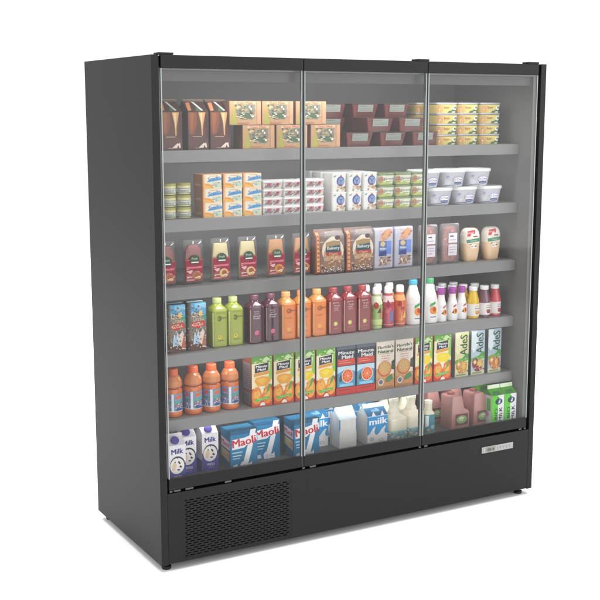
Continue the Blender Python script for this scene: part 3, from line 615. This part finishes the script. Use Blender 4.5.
def wave_carton(plain=False):
    r = empty('milk_carton')
    L = Loft([(0,.054,.048,.006),(.130,.054,.048,.006),(.160,.054,.012,.006),(.174,.054,.003,.003)], 3); mb = MB(); L.emit(mb, [(.131, M('#d9d9d6')),(1, M('#c8d6dc'))])
    wv = [(0,.34),(.1,.38),(.2,.5),(.3,.6),(.4,.62),(.36,.54),(.33,.44),(.38,.34),(.46,.32),(.56,.38),(.7,.52),(.82,.6),(.9,.6),(.84,.52),(.82,.42),(.88,.34),(1,.36)]
    if not plain:
        art(mb, L, [('R',0,0,1,1,'#e2e0de'),('P',wv+[(1,1),(0,1)],'#1f93d4'),('B','milk',.52,.81,.22,.86,1,'#f4f6f8'),('E',.2,.2,.1,.055,'#4a5868'),('E',.2,.2,.08,.043,'#dfe0e0'),('E',.2,.2,.03,.018,'#3a4858'),('E',.66,.14,.1,.05,'#6a8078'),('E',.66,.14,.08,.04,'#dfe0e0'),
            ('E',.28,.52,.05,.03,'#f6f4f0'),('R',.0,.985,1,1,'#e8f2f8')], h=.130)
        art(mb, L, [('P',[(0,0),(1,0),(1,1),(0,1)],'#2a6f9a'),('P',[(.2,.0),(.36,.5),(.4,.0)],'#e6e4e2'),('P',[(.62,.0),(.8,.5),(.82,.0)],'#e6e4e2'),('B','milk',.5,.7,.42,.7,0,'#8fc0dc')], z0=.130, h=.030)
    else:
        art(mb, L, [('P',[(.0,.5),(.06,.7),(.06,1),(0,1)],'#2f93c4'),('P',[(.94,.6),(1,.4),(1,1),(.94,1)],'#2f93c4')], h=.130)
    mb.build('body', r)
    f = MB(); f.box(-.053,.053,.0465,.0495,.1742,.1765,M('#cfe0e8')); f.build('seam_fold', r)
    return r
MAKE['wave_milk_carton'] = lambda: wave_carton()
MAKE['plain_milk_carton'] = lambda: wave_carton(True)

@maker('cream_bottle')
def _():
    r = empty('cream_bottle')
    L = Loft([(0,.046,.042,.018),(.005,.051,.047,.02),(.096,.052,.048,.022),(.104,.05,.046,.022),(.112,.038,.036,.024),(.122,.026,.026,.022),(.145,.020,.020,.02),(.165,.0205,.0205,.0205),(.178,.0235,.0235,.0235)], 6)
    mb = MB(); L.emit(mb, [(1, M('#e8e2cc','plas'))]); mb.build('bottle', r)
    A = [('R',-.2,0,1.2,1,'#6aa6b0'),('R',-.2,.86,1.2,1,'#9accca')]
    rnd = random.Random(4)
    for i in range(44): A.append(('E',-.15+rnd.random()*1.3,.08+rnd.random()*.75,.05,.06, rnd.choice(['#8fc0c0','#c9a080','#e0e6dc','#3f7480','#78a8a4','#b0705c'])))
    l = MB(); art(l, L, A, w=.1, z0=.004, h=.046); l.build('label', r)
    c = MB(); K = Loft([(.1785,.023,.023,.023),(.187,.023,.023,.023),(.190,.021,.021,.021)], 6); K.ry = .048; K.emit(c, [(1, M('#f0ecda','cap'))]); c.build('cap', r)
    return r
@maker('small_cream_bottle')
def _():
    r = empty('cream_bottle')
    L = Loft([(0,.024,.022,.014),(.004,.027,.025,.016),(.095,.027,.025,.016),(.107,.018,.018,.016),(.14,.0165,.0165,.0165)], 5)
    mb = MB(); L.emit(mb, [(1, M('#e4dfca','plas'))]); mb.build('bottle', r)
    l = MB(); art(l, L, [('R',-.3,0,1.2,1,'#3f8f9c'),('P',[(.0,.3),(.3,.4),(.3,.95),(.0,.95)],'#eef2f2'),('E',.7,.3,.2,.12,'#8fc0c0'),('E',.3,.15,.14,.08,'#c9a080')], w=.054, z0=.006, h=.085); l.build('label', r)
    c = MB(); K = Loft([(.1402,.0185,.0185,.0185),(.154,.018,.018,.018)], 5); K.ry = .025; K.emit(c, [(1, M('#f0ecda','cap'))]); c.build('cap', r)
    return r

@maker('pink_jug')
def _():
    r = empty('pink_jug')
    w, d = .108, .09
    pts = [(-.050,0),(.054,0),(.054,.078),(.048,.090),(.032,.094),(.024,.104),(.014,.15),(.006,.163),(-.042,.163),(-.048,.156)]
    bm = bmesh.new()
    f = [bm.verts.new((x, 0, z)) for x, z in pts]; face = bm.faces.new(f)
    ex = bmesh.ops.extrude_face_region(bm, geom=[face])
    for v in [e for e in ex['geom'] if isinstance(e, bmesh.types.BMVert)]: v.co.y += d
    bmesh.ops.recalc_face_normals(bm, faces=bm.faces[:])
    bmesh.ops.bevel(bm, geom=bm.edges[:], offset=.005, segments=3, affect='EDGES', profile=.5)
    bm.verts.index_update(); mb = MB(); mb.add([v.co[:] for v in bm.verts], [[v.index for v in q.verts] for q in bm.faces], M('#b98580','plas'), True); bm.free()
    mb.build('jug', r)
    l = MB(); K = boxloft(w, d, .163); 
    art(l, K, [('R',.24,.12,.92,.46,'#8a4a4a'),('R',.27,.14,.89,.44,'#6e3c3e'),('E',.58,.29,.28,.12,'#7fae6e'),('E',.56,.31,.14,.06,'#d8e0b0'),('T','Dairy',.56,.29,.06,.36,0,'#3f6a3c')]); l.build('label', r)
    c = MB(); Q = Loft([(.1632,.017,.017,.017),(.174,.0165,.0165,.0165)], 6); Q.ry = .045; Q.emit(c, [(1, M('#8a4f4c','cap'))]); c.build('cap', r, (-.022,0,0))
    return r

# ------------------------------------------------------------------ cabinet
cab = empty('display_refrigerator'); cab['label'] = 'tall black display refrigerator with three glass doors and grey shelves full of groceries'; cab['category'] = 'refrigerator'
def part(name, parent=cab): 
    return lambda mb: mb.build(name, parent)
T = .03
MB().box(0, T, 0, D_, 0, H_, BLACK, .0012).build('side_panel', cab)
MB().box(W_-T, W_, 0, D_, 0, H_, BLACK, .0012).build('side_panel', cab)
MB().box(T+.0005, W_-T-.0005, .70, D_-.002, .002, H_-.004, BLACK).build('back_panel', cab)
MB().box(T+.0005, W_-T-.0005, .012, .699, 1.962, H_-.004, BLACK).build('top_panel', cab)
MB().box(T+.0005, W_-T-.0005, .06, .699, .004, .04, BLACK).build('base', cab)
# liner
MB().box(T+.0005, T+.016, .032, .62, .3185, 1.945, LINER).build('inner_side_wall', cab)
MB().box(W_-T-.016, W_-T-.0005, .032, .62, .3185, 1.945, LINER).build('inner_side_wall', cab)
MB().box(T+.0005, W_-T-.0005, .621, .66, .3185, 1.945, LINER).build('inner_back_wall', cab)
MB().box(T+.0005, W_-T-.0005, .03, .66, 1.9455, 1.958, LINER).build('inner_ceiling', cab)
MB().box(T+.017, W_-T-.017, .05, .058, 1.905, 1.945, paint('fascia_grey', '#606060', .5, .3)).build('canopy_fascia', cab)
MB().box(T+.0005, W_-T-.0005, .03, .66, .305, .318, paint('dark_deck', '#565656', .5, .3)).build('deck', cab)
MB().box(T+.0005, W_-T-.0005, .018, .0295, .30, .352, BLACK).build('front_sill', cab)
# back wall perforations: a duct panel with slots
for i in range(3):
    for j in range(5):
        z = [.42,.69,.96,1.23,1.50][j]+.0; x0 = .1+i*.6
        MB().box(x0, x0+.5, .6185, .6205, z+.08, z+.088, BLACKIN).build('air_slot', cab)
# shelves
for zt, zb in [(1.641,1.594),(1.370,1.322),(1.100,1.050),(.829,.781),(.560,.513)]:
    s = MB().box(T+.017, W_-T-.017, .121, .60, zt-.016, zt, SHELF, .001).build('shelf', cab)
    MB().box(T+.017, W_-T-.017, .1155, .1205, zb, zt, RAIL, .0012).build('price_rail', s)
    for i in range(5):
        x = T+.03+i*(W_-2*T-.06)/4
        MB().add([(x-.0015,.13,zt-.0165),(x-.0015,.615,zt-.0165),(x-.0015,.615,zt-.075),(x-.0015,.16,zt-.03),(x+.0015,.13,zt-.0165),(x+.0015,.615,zt-.0165),(x+.0015,.615,zt-.075),(x+.0015,.16,zt-.03)],
                 [(0,1,2,3),(7,6,5,4),(0,3,7,4),(1,5,6,2),(2,6,7,3),(0,4,5,1)], SHELF).build('bracket', s)
# lower front panel: frame round the grille
GX0, GX1, GZ0, GZ1 = .094, .592, .02, .262
lp = MB()
lp.box(T+.001, GX0, .0008, .012, .004, .297, BLACK).box(GX1, W_-T-.001, .0008, .012, .004, .297, BLACK)
lp.box(GX0+.0002, GX1-.0002, .0008, .012, GZ1, .297, BLACK).box(GX0+.0002, GX1-.0002, .0008, .012, .004, GZ0, BLACK)
lower = lp.build('lower_panel', cab)
# perforated grille: one sheet with staggered slots
bm = bmesh.new(); pitchx = .0302; slot = .0195; rows = 25; ph = (GZ1-GZ0)/rows; sh = .0042
grid = {}
def V(x, z):
    k = (round(x, 5), round(z, 5))
    if k not in grid: grid[k] = bm.verts.new((x, 0, z))
    return grid[k]
half = pitchx/2; nx = int((GX1-GX0)/(half/3)); dx = (GX1-GX0)/nx
for r_ in range(rows):
    za = GZ0+r_*ph; zs = [za, za+(ph-sh)/2, za+(ph+sh)/2, za+ph]
    for band in range(3):
        for i in range(nx):
            if band == 1:
                phase = (i+(3 if r_ % 2 else 0)) % 6
                if phase < 4 and 2 <= i < nx-2: continue
            a, b = GX0+i*dx, GX0+(i+1)*dx
            bm.faces.new([V(a,zs[band]),V(b,zs[band]),V(b,zs[band+1]),V(a,zs[band+1])])
ex = bmesh.ops.extrude_face_region(bm, geom=bm.faces[:])
for v in [e for e in ex['geom'] if isinstance(e, bmesh.types.BMVert)]: v.co.y += .0015
bmesh.ops.recalc_face_normals(bm, faces=bm.faces[:])
bm.verts.index_update()
g = MB(); g.add([(v.co.x, v.co.y+.0016, v.co.z) for v in bm.verts], [[v.index for v in f.verts] for f in bm.faces], BLACK); bm.free()
grille = g.build('ventilation_grille', cab)
MB().box(GX0, GX1, .0125, .016, GZ0, GZ1, DARKHOLE).build('grille_backing', grille)
# slot under the doors with steel pivots
MB().box(T+.001, W_-T-.001, .0125, .0175, .2972, .3095, DARKHOLE).build('door_gap', cab)
for x, w in [(.048,.012),(.075,.03),(.128,.035),(.30,.03),(.655,.012),(.70,.03),(1.257,.012),(1.29,.02),(1.84,.018),(1.868,.012)]:
    MB().box(x-w/2, x+w/2, .006, .0123, .2985, .3065, CHROME, .001).build('door_pivot', cab)
# control panel
cp = MB().box(1.605, 1.792, -.0025, .0004, .2195, .2495, SILVER, .0015).build('control_panel', cab)
MB().box(1.630, 1.684, -.0040, -.0028, .2225, .2465, paint('display_glass', '#77776e', .2)).build('screen', cp)
d = MB()
LS = boxloft(.05, .001, .02)
tmp = MB(); art(tmp, LS, [('T','88.8',.5,.5,.7,.8,0,'#3a3b36')]); o = tmp.build('digits', cp, (1.657,-.0042,.2245))
for i, x in enumerate([1.700,1.718,1.736,1.754,1.774]):
    b = MB(); Q = Loft([(0,.0045,.0035,.0035),(.009,.0045,.0035,.0035)], 3); Q.emit(b, [(1, M('#8f8a8c','plas'))]); b.build('button', cp, (x,-.006,.230))
b = MB(); b.box(1.613,1.619,-.0042,-.0027,.224,.245,M('#8f8f90','plas')); b.build('switch', cp)
# feet
for x in (.038, 1.872):
    for y in (.045, .69):
        f = MB(); Q = Loft([(0,.018,.018,.018),(.004,.0195,.0195,.0195),(.012,.0195,.0195,.0195),(.014,.009,.009,.009),(.0335,.009,.009,.009)], 6)
        Q.emit(f, [(1, RUBBER)]); f.build('foot', cab, (x, y-.0195, -.0295))
# doors
for x0, x1 in [(.0365,.6435),(.6535,1.2535),(1.2625,1.869)]:
    dr = MB().box(x0-(.0035 if x0 > .1 else 0), x1+(.0035 if x1 < 1.8 else 0), -.004, .0115, 1.951, 1.9995, BLACK, .0012).build('glass_door', cab)
    gm = MB(); gm.box(x0+.0045, x1-.0045, -.001, .003, .3575, 1.9508, GLASS)
    # a single skin is enough for a thin pane
    pane = MB(); pane.add([(x0+.0045,0,.3575),(x1-.0045,0,.3575),(x1-.0045,0,1.9508),(x0+.0045,0,1.9508)], [(0,1,2,3)], GLASS); pane.build('glass_pane', dr)
    MB().box(x0, x1, -.001, .0112, .3105, .357, BLACK, .001).build('bottom_rail', dr)
    for a in (x0, x1-.0042):
        MB().box(a, a+.0042, -.0015, .006, .3575, 1.9508, EDGE).build('glass_edge', dr)
for x in (.6485, 1.258):
    MB().box(x-.0045, x+.0045, .003, .02, .3105, 1.9505, SEAL).build('door_seal', cab)
for x in (.058, 1.232, 1.840):
    MB().box(x-.032, x+.032, -.003, .04, 2.0, 2.0085, BLACK, .002).build('hinge_cover', cab)

# ------------------------------------------------------------------ stock the shelves
Z1, Z2, Z3, Z4, Z5, Z6 = [z+.0004 for z in (1.641, 1.370, 1.100, .829, .560, .318)]
ORD = ['leftmost','second','third','fourth']
LV = {4:['bottom','second-lowest','second-highest','topmost'], 3:['bottom','middle','topmost'], 2:['lower','upper']}
def columns(kind, xs, y, z, n, pitch, what, cat, group, colname=None, back=''):
    for i, x in enumerate(xs):
        for k in range(n):
            cn = colname[i] if colname else ['left','middle','right'][i] if len(xs)==3 else ['left','right'][i]
            put(kind, x, y, z+k*pitch, '%s, %s of the %s stack%s' % (what, LV[n][k], cn, back), cat, group)
# shelf 1
for x, n in [(.139,'leftmost of three on top shelf'),(.253,'second of three on top shelf'),(.350,'beside the beige meal cartons')]:
    put('dessert_carton', x, .14, Z1, 'dark brown gable carton with golden streak, '+n, 'carton', 'dark brown gable cartons')
for i, x in enumerate((.515,.671,.833)):
    put('meal_carton', x, .13, Z1, 'beige meal carton with food picture, lower row, '+['left','middle','right'][i], 'carton', 'beige meal cartons')
for i, x in enumerate((.456,.606,.762)):
    put('meal_carton', x, .131, Z1+.096, 'beige meal carton with food picture, upper row, '+['left','middle','right'][i], 'carton', 'beige meal cartons')
for i, x in enumerate((1.005,1.178,1.350)):
    put('meat_tray', x, .135, Z1, 'dark red tray with white label, %s of front bottom row' % ['left','middle','right'][i], 'food tray', 'dark red meat trays')
for i, x in enumerate((1.1105,1.2785)):
    put('meat_tray', x, .136, Z1+.061, 'dark red tray with white label, %s one resting across two trays' % ['left','right'][i], 'food tray', 'dark red meat trays')
for i, x in enumerate((.945,1.115,1.283)):
    for k in range(3):
        put('meat_tray', x, .262, Z1+.061*k, 'dark red tray in the back row, %s of %s stack' % (LV[3][k], ['left','middle','right'][i]), 'food tray', 'dark red meat trays')
for k in range(4):
    put('butter_tub', 1.452, .265, Z1+.047*k, 'shaded yellow butter tub behind red trays, %s of its stack' % LV[4][k], 'tub', 'yellow butter tubs')
columns('butter_tub', (1.479,1.598,1.724), .145, Z1, 4, .047, 'yellow butter tub with clear lid', 'tub', 'yellow butter tubs', back=' in front')
# shelf 2
columns('preserve_jar', (.136,.201), .15, Z2, 3, .0475, 'small mustard jar with green lid', 'jar', 'small mustard jars')
columns('snack_box', (.310,.400,.489), .14, Z2, 3, .0575, 'white snack box with orange and blue print', 'box', 'white and orange snack boxes')
columns('cream_cheese_tray', (.583,.680,.784), .135, Z2, 4, .035, 'white cheese tub with pink print', 'tub', 'white and pink cheese tubs')
columns('yoghurt_carton', (.903,.982,1.060), .132, Z2, 2, .0808, 'white square tub with blue oval', 'tub', 'white tubs with blue oval', back=' in front')
for b, (yy, wd) in enumerate([(.222,'second row'),(.312,'third row')]):
    for i, x in enumerate((.903,.982,1.060)):
        for k in range(2):
            put('yoghurt_carton', x, yy, Z2+.0808*k, 'white square tub with blue oval, %s back, %s %s' % (wd, ['left','middle','right'][i], LV[2][k]), 'tub', 'white tubs with blue oval')
columns('spread_tub', (1.147,1.237,1.327), .132, Z2, 3, .052, 'cream spread tub with green lid', 'tub', 'cream tubs with green lids')
for i, x in enumerate((1.452,1.595,1.738)):
    put('ice_cream_tub', x, .132, Z2, 'silver dessert tub with white lid, bottom row, '+['left','middle','right'][i], 'tub', 'silver dessert tubs')
for i, x in enumerate((1.387,1.528,1.671)):
    put('ice_cream_tub', x, .134, Z2+.0812, 'silver dessert tub with white lid, top row, '+['left','middle','right'][i], 'tub', 'silver dessert tubs')
# shelf 3
put('ham_pack', .112, .16, Z3, 'clear ham pack with red label, cut off by left door edge', 'food pack', 'clear meat and cheese packs')
put('ham_pack', .236, .165, Z3, 'clear ham pack with red label, beside pale cheese pack', 'food pack', 'clear meat and cheese packs')
put('cheese_pack', .360, .17, Z3, 'pale cheese pack with red label, left of two', 'food pack', 'clear meat and cheese packs')
put('cheese_pack', .484, .17, Z3, 'pale cheese pack with red label, right of two', 'food pack', 'clear meat and cheese packs')
put('smoked_cheese_pack', .618, .17, Z3, 'orange cheese pack with dark red label, left of two', 'food pack', 'clear meat and cheese packs')
put('smoked_cheese_pack', .742, .17, Z3, 'orange cheese pack partly hidden by the door seam', 'food pack', 'clear meat and cheese packs')
put('food_bag', .862, .135, Z3, 'brown food bag with cream circle and teal label, left of two', 'bag', 'brown food bags')
put('food_bag', 1.015, .135, Z3, 'brown food bag with cream circle and teal label, right of two', 'bag', 'brown food bags')
put('biscuit_pack', 1.146, .15, Z3, 'lilac and blue wafer pack next to brown food bag', 'food pack', 'lilac wafer packs')
put('biscuit_pack', 1.254, .15, Z3, 'lilac and blue wafer pack nearest the door seam', 'food pack', 'lilac wafer packs')
put('sliced_meat_pack', 1.395, .155, Z3, 'clear sliced meat pack with white labels at door seam', 'food pack', 'clear sliced meat packs')
put('sliced_meat_pack', 1.517, .155, Z3, 'clear sliced meat pack with white labels beside mayonnaise', 'food pack', 'clear sliced meat packs')
put('mayonnaise_bottle', 1.650, .155, Z3, 'oval cream mayonnaise squeeze bottle with red and green print, left of two', 'bottle', 'cream squeeze mayonnaise bottles')
put('mayonnaise_bottle', 1.776, .155, Z3, 'oval cream mayonnaise squeeze bottle with red and green print, right of two', 'bottle', 'cream squeeze mayonnaise bottles')
# shelf 4
def row(kind, xs, y, z, fmt, words, cat, group):
    for x, w in zip(xs, words): put(kind, x, y, z, fmt % w, cat, group)
row('chocolate_drink_carton', (.149,.240), .145, Z4, 'colourful chocolate drink carton with blue top, %s of two', ('left','right'), 'carton', 'colourful chocolate drink cartons')
GJ = 'square juice bottles on the fourth shelf'
row('green_juice_bottle', (.345,.419), .15, Z4, 'square bottle of yellow-green juice, %s of two in front', ('left','right'), 'bottle', GJ)
row('purple_juice_bottle', (.513,.592), .145, Z4, 'square bottle of dark purple juice, %s of two in front', ('left','right'), 'bottle', GJ)
row('orange_juice_bottle', (.670,.745,.822), .15, Z4, 'square bottle of orange juice, %s of three in front', ('left','middle','right'), 'bottle', GJ)
row('red_juice_bottle', (.902,.976,1.052), .145, Z4, 'square bottle of dark red juice, %s of three in front', ('left','middle','right'), 'bottle', GJ)
GS = 'small curved drink bottles'
put('green_drink_bottle', 1.127, .15, Z4, 'small pale green drink bottle with white cap beside red juice', 'bottle', GS)
put('berry_drink_bottle', 1.192, .152, Z4, 'small pink drink bottle with white cap, middle front', 'bottle', GS)
put('peach_drink_bottle', 1.256, .152, Z4, 'small orange-red drink bottle with white cap, in front', 'bottle', GS)
put('green_drink_bottle', 1.127, .235, Z4, 'small pale green drink bottle behind the front green one', 'bottle', GS)
put('berry_drink_bottle', 1.192, .235, Z4, 'small pink drink bottle behind the front pink one', 'bottle', GS)
put('peach_drink_bottle', 1.256, .235, Z4, 'small orange-red drink bottle behind the front orange-red one', 'bottle', GS)
put('blue_cap_milk', 1.334, .145, Z4, 'tall white milk bottle with blue cap at door seam', 'bottle', 'tall white milk bottles')
put('green_cap_milk', 1.419, .142, Z4, 'tall white milk bottle with green cap at door seam', 'bottle', 'tall white milk bottles')
row('yoghurt_bottle', (1.487,1.547,1.605), .148, Z4, 'small white drinking yoghurt bottle with purple cap, %s of three', ('left','middle','right'), 'bottle', 'small white yoghurt bottles')
GR = 'small juice bottles with white caps'
put('yellow_juice_jar', 1.667, .14, Z4, 'small yellow juice bottle with white cap, front row', 'bottle', GR)
put('plum_juice_jar', 1.734, .14, Z4, 'small plum juice bottle with white cap, front row', 'bottle', GR)
put('pink_juice_jar', 1.803, .14, Z4, 'small pink juice bottle with white cap, rightmost', 'bottle', GR)
for (b, yy, nm) in ((0, .215, 'second row'), (1, .29, 'third row')):
    for kd, x, cn in (('pink_juice_jar',1.53,'pink'),('plum_juice_jar',1.598,'plum'),('yellow_juice_jar',1.667,'yellow'),('plum_juice_jar',1.734,'far plum')):
        if b and x > 1.7: continue
        put(kd, x, yy, Z4, '%s juice bottle with white cap, %s from the front' % (cn, nm), 'bottle', GR)
# shelf 5
row('sports_drink_bottle', (.140,.225,.312,.398), .14, Z5, 'orange sports drink bottle with blue label, %s', ('leftmost','second from left','third from left','beside juice cartons'), 'bottle', 'orange sports drink bottles')
GC = 'tall juice cartons on the fifth shelf'
row('orange_juice_carton', (.524,.628), .13, Z5, 'green-topped orange juice carton with dark logo, %s of two', ('left','right'), 'carton', GC)
row('tropical_juice_carton', (.734,.837), .128, Z5, 'green-topped juice carton with yellow and red print, %s', ('at left door seam','beside navy carton'), 'carton', GC)
row('grapefruit_juice_carton', (.941,1.043), .128, Z5, 'navy juice carton with halved red grapefruit, %s of two', ('left','right'), 'carton', GC)
row('florida_juice_carton', (1.148,1.250), .126, Z5, 'cream juice carton with green lettering and grapefruit, %s of two', ('left','right'), 'carton', GC)
row('mango_juice_carton', (1.359,1.466), .128, Z5, 'red and yellow juice carton with dark logo, %s', ('behind right door seam','beside the slim soy cartons'), 'carton', GC)
put('mango_soy_carton', 1.586, .14, Z5, 'slim yellow soy drink carton with mango, leftmost of three', 'carton', 'slim soy drink cartons')
put('berry_soy_carton', 1.682, .14, Z5, 'slim blue soy drink carton with red fruit, middle', 'carton', 'slim soy drink cartons')
put('orange_soy_carton', 1.782, .14, Z5, 'slim blue soy drink carton with orange fruit, rightmost', 'carton', 'slim soy drink cartons')
# bottom deck
GM = 'white and purple milk cartons'
put('milk_carton', .092, .040, Z6, 'white and purple milk carton, frontmost at left corner', 'carton', GM)
put('milk_carton', .179, .125, Z6, 'white and purple milk carton half hidden behind the frontmost', 'carton', GM)
put('milk_carton', .278, .125, Z6, 'white and purple milk carton standing beside blue box', 'carton', GM)
put('milk_powder_box', .414, .085, Z6, 'blue milk box with red name and white splash, leftmost', 'box', 'blue milk boxes')
put('milk_powder_box', .560, .155, Z6, 'blue milk box set back behind the leftmost one', 'box', 'blue milk boxes')
put('milk_powder_box', .722, .095, Z6, 'blue milk box crossed by the left door seam', 'box', 'blue milk boxes')
GW = 'white and blue wave milk cartons'
_o = put('plain_milk_carton', .949, .12, Z6, 'plain white milk carton turned sideways between two wave cartons', 'carton', GW); _o.scale = (.85, .9, 1)
put('wave_milk_carton', .836, .19, Z6, 'white milk carton with blue wave behind blue box', 'carton', GW)
put('wave_milk_carton', .945, .30, Z6, 'white milk carton with blue wave, second row', 'carton', GW)
put('wave_milk_carton', 1.093, .10, Z6, 'white milk carton with blue wave beside cream bottles', 'carton', GW)
put('wave_milk_carton', 1.100, .215, Z6, 'wave milk carton in second row, only its plain white side showing', 'carton', GW)
put('wave_milk_carton', 1.100, .318, Z6, 'wave milk carton in third row, furthest back on the deck', 'carton', GW)
GB = 'cream bottles with teal labels'
put('cream_bottle', 1.201, .088, Z6, 'cream long-necked bottle with teal label beside wave carton', 'bottle', GB)
put('cream_bottle', 1.309, .098, Z6, 'cream long-necked bottle with teal label at door seam', 'bottle', GB)
put('cream_bottle', 1.232, .215, Z6, 'cream bottle in second row, behind the left one', 'bottle', GB)
put('cream_bottle', 1.350, .225, Z6, 'cream bottle in second row, behind the right one', 'bottle', GB)
put('small_cream_bottle', 1.392, .11, Z6, 'narrow cream bottle with teal label beside pink jugs', 'bottle', GB)
GP = 'pink plastic milk jugs'
put('pink_jug', 1.556, .1, Z6, 'pink milk jug with green oval label, left of front pair', 'jug', GP)
put('pink_jug', 1.684, .1, Z6, 'pink milk jug with green oval label, right of front pair', 'jug', GP)
put('pink_jug', 1.520, .24, Z6, 'pink milk jug in the shade behind the left one', 'jug', GP)
put('pink_jug', 1.648, .23, Z6, 'pink milk jug in the shade behind the right one', 'jug', GP)
GG = 'green and white milk cartons'
put('green_milk_carton', 1.742, .055, Z6, 'green and white gable carton, left of front pair', 'carton', GG)
put('green_milk_carton', 1.8175, .055, Z6, 'green and white gable carton, right of front pair', 'carton', GG)
put('green_milk_carton', 1.752, .16, Z6, 'green and white gable carton standing behind the pair', 'carton', GG)

# ------------------------------------------------------------------ setting
fl = MB(); fl.add([(-14,-7,-.03),(16,-7,-.03),(16,40,-.03),(-14,40,-.03)], [(0,1,2,3)], FLOORM)
f = fl.build('floor'); f['kind'] = 'structure'

# ------------------------------------------------------------------ lamps and world
w = bpy.data.worlds.new('World'); S.world = w; w.use_nodes = True
nt = w.node_tree; bg = nt.nodes['Background']
bg.inputs[0].default_value = (1, 1, 1, 1); bg.inputs[1].default_value = 1.12
def area(name, loc, target, sx, sy, power, col=(1,1,1)):
    l = bpy.data.lights.new(name, 'AREA'); l.shape = 'RECTANGLE'; l.size = sx; l.size_y = sy; l.energy = power; l.color = col
    o = bpy.data.objects.new(name, l); C.objects.link(o); o.location = loc
    o.rotation_euler = (Vector(target)-Vector(loc)).to_track_quat('-Z', 'Y').to_euler()
    return o
area('key_softbox', (4.3,-4.9,2.25), (1.0,.3,2.1), 7.0, 3.5, 180)
area('overhead_softbox', (.6,-1.6,6.0), (.8,-1.2,0), 5.0, 4.0, 320)
area('side_softbox', (-4.5,.8,2.6), (0,.4,.9), 2.2, 2.6, 40)
area('back_softbox', (1.5,6.5,5.0), (1.0,3.0,0), 5.0, 3.0, 500)
area('canopy_fill', (W_/2,.075,1.90), (W_/2,.32,1.2), 1.4, .03, 2.2)  # added fill light under the canopy, not a lamp of the cabinet
for zz in (1.620, 1.350, 1.080, .809, .540):
    area('shelf_fill', (W_/2,.135,zz), (W_/2,.42,zz-.16), 1.45, .02, 2.0)  # added fill under each shelf to brighten walls and goods

cd = bpy.data.cameras.new('camera'); cam = bpy.data.objects.new('camera', cd); C.objects.link(cam)
cam.location = (-1.6235475544766662, -3.959457222729263, 1.8001731511990888)
yaw, pitch, foc = .5181106298710337, -.16809717807143193, 1124.7209066062485
Fw = Vector((math.cos(pitch)*math.sin(yaw), math.cos(pitch)*math.cos(yaw), math.sin(pitch)))
cam.rotation_euler = Fw.to_track_quat('-Z', 'Y').to_euler()
cd.sensor_width = 36; cd.lens = foc/600*36; cd.clip_end = 200
S.camera = cam
S.view_settings.view_transform = 'Standard'; S.view_settings.look = 'None'; S.view_settings.exposure = 0; S.view_settings.gamma = 1
S.cycles.max_bounces = 8; S.cycles.transparent_max_bounces = 12; S.cycles.use_denoising = True
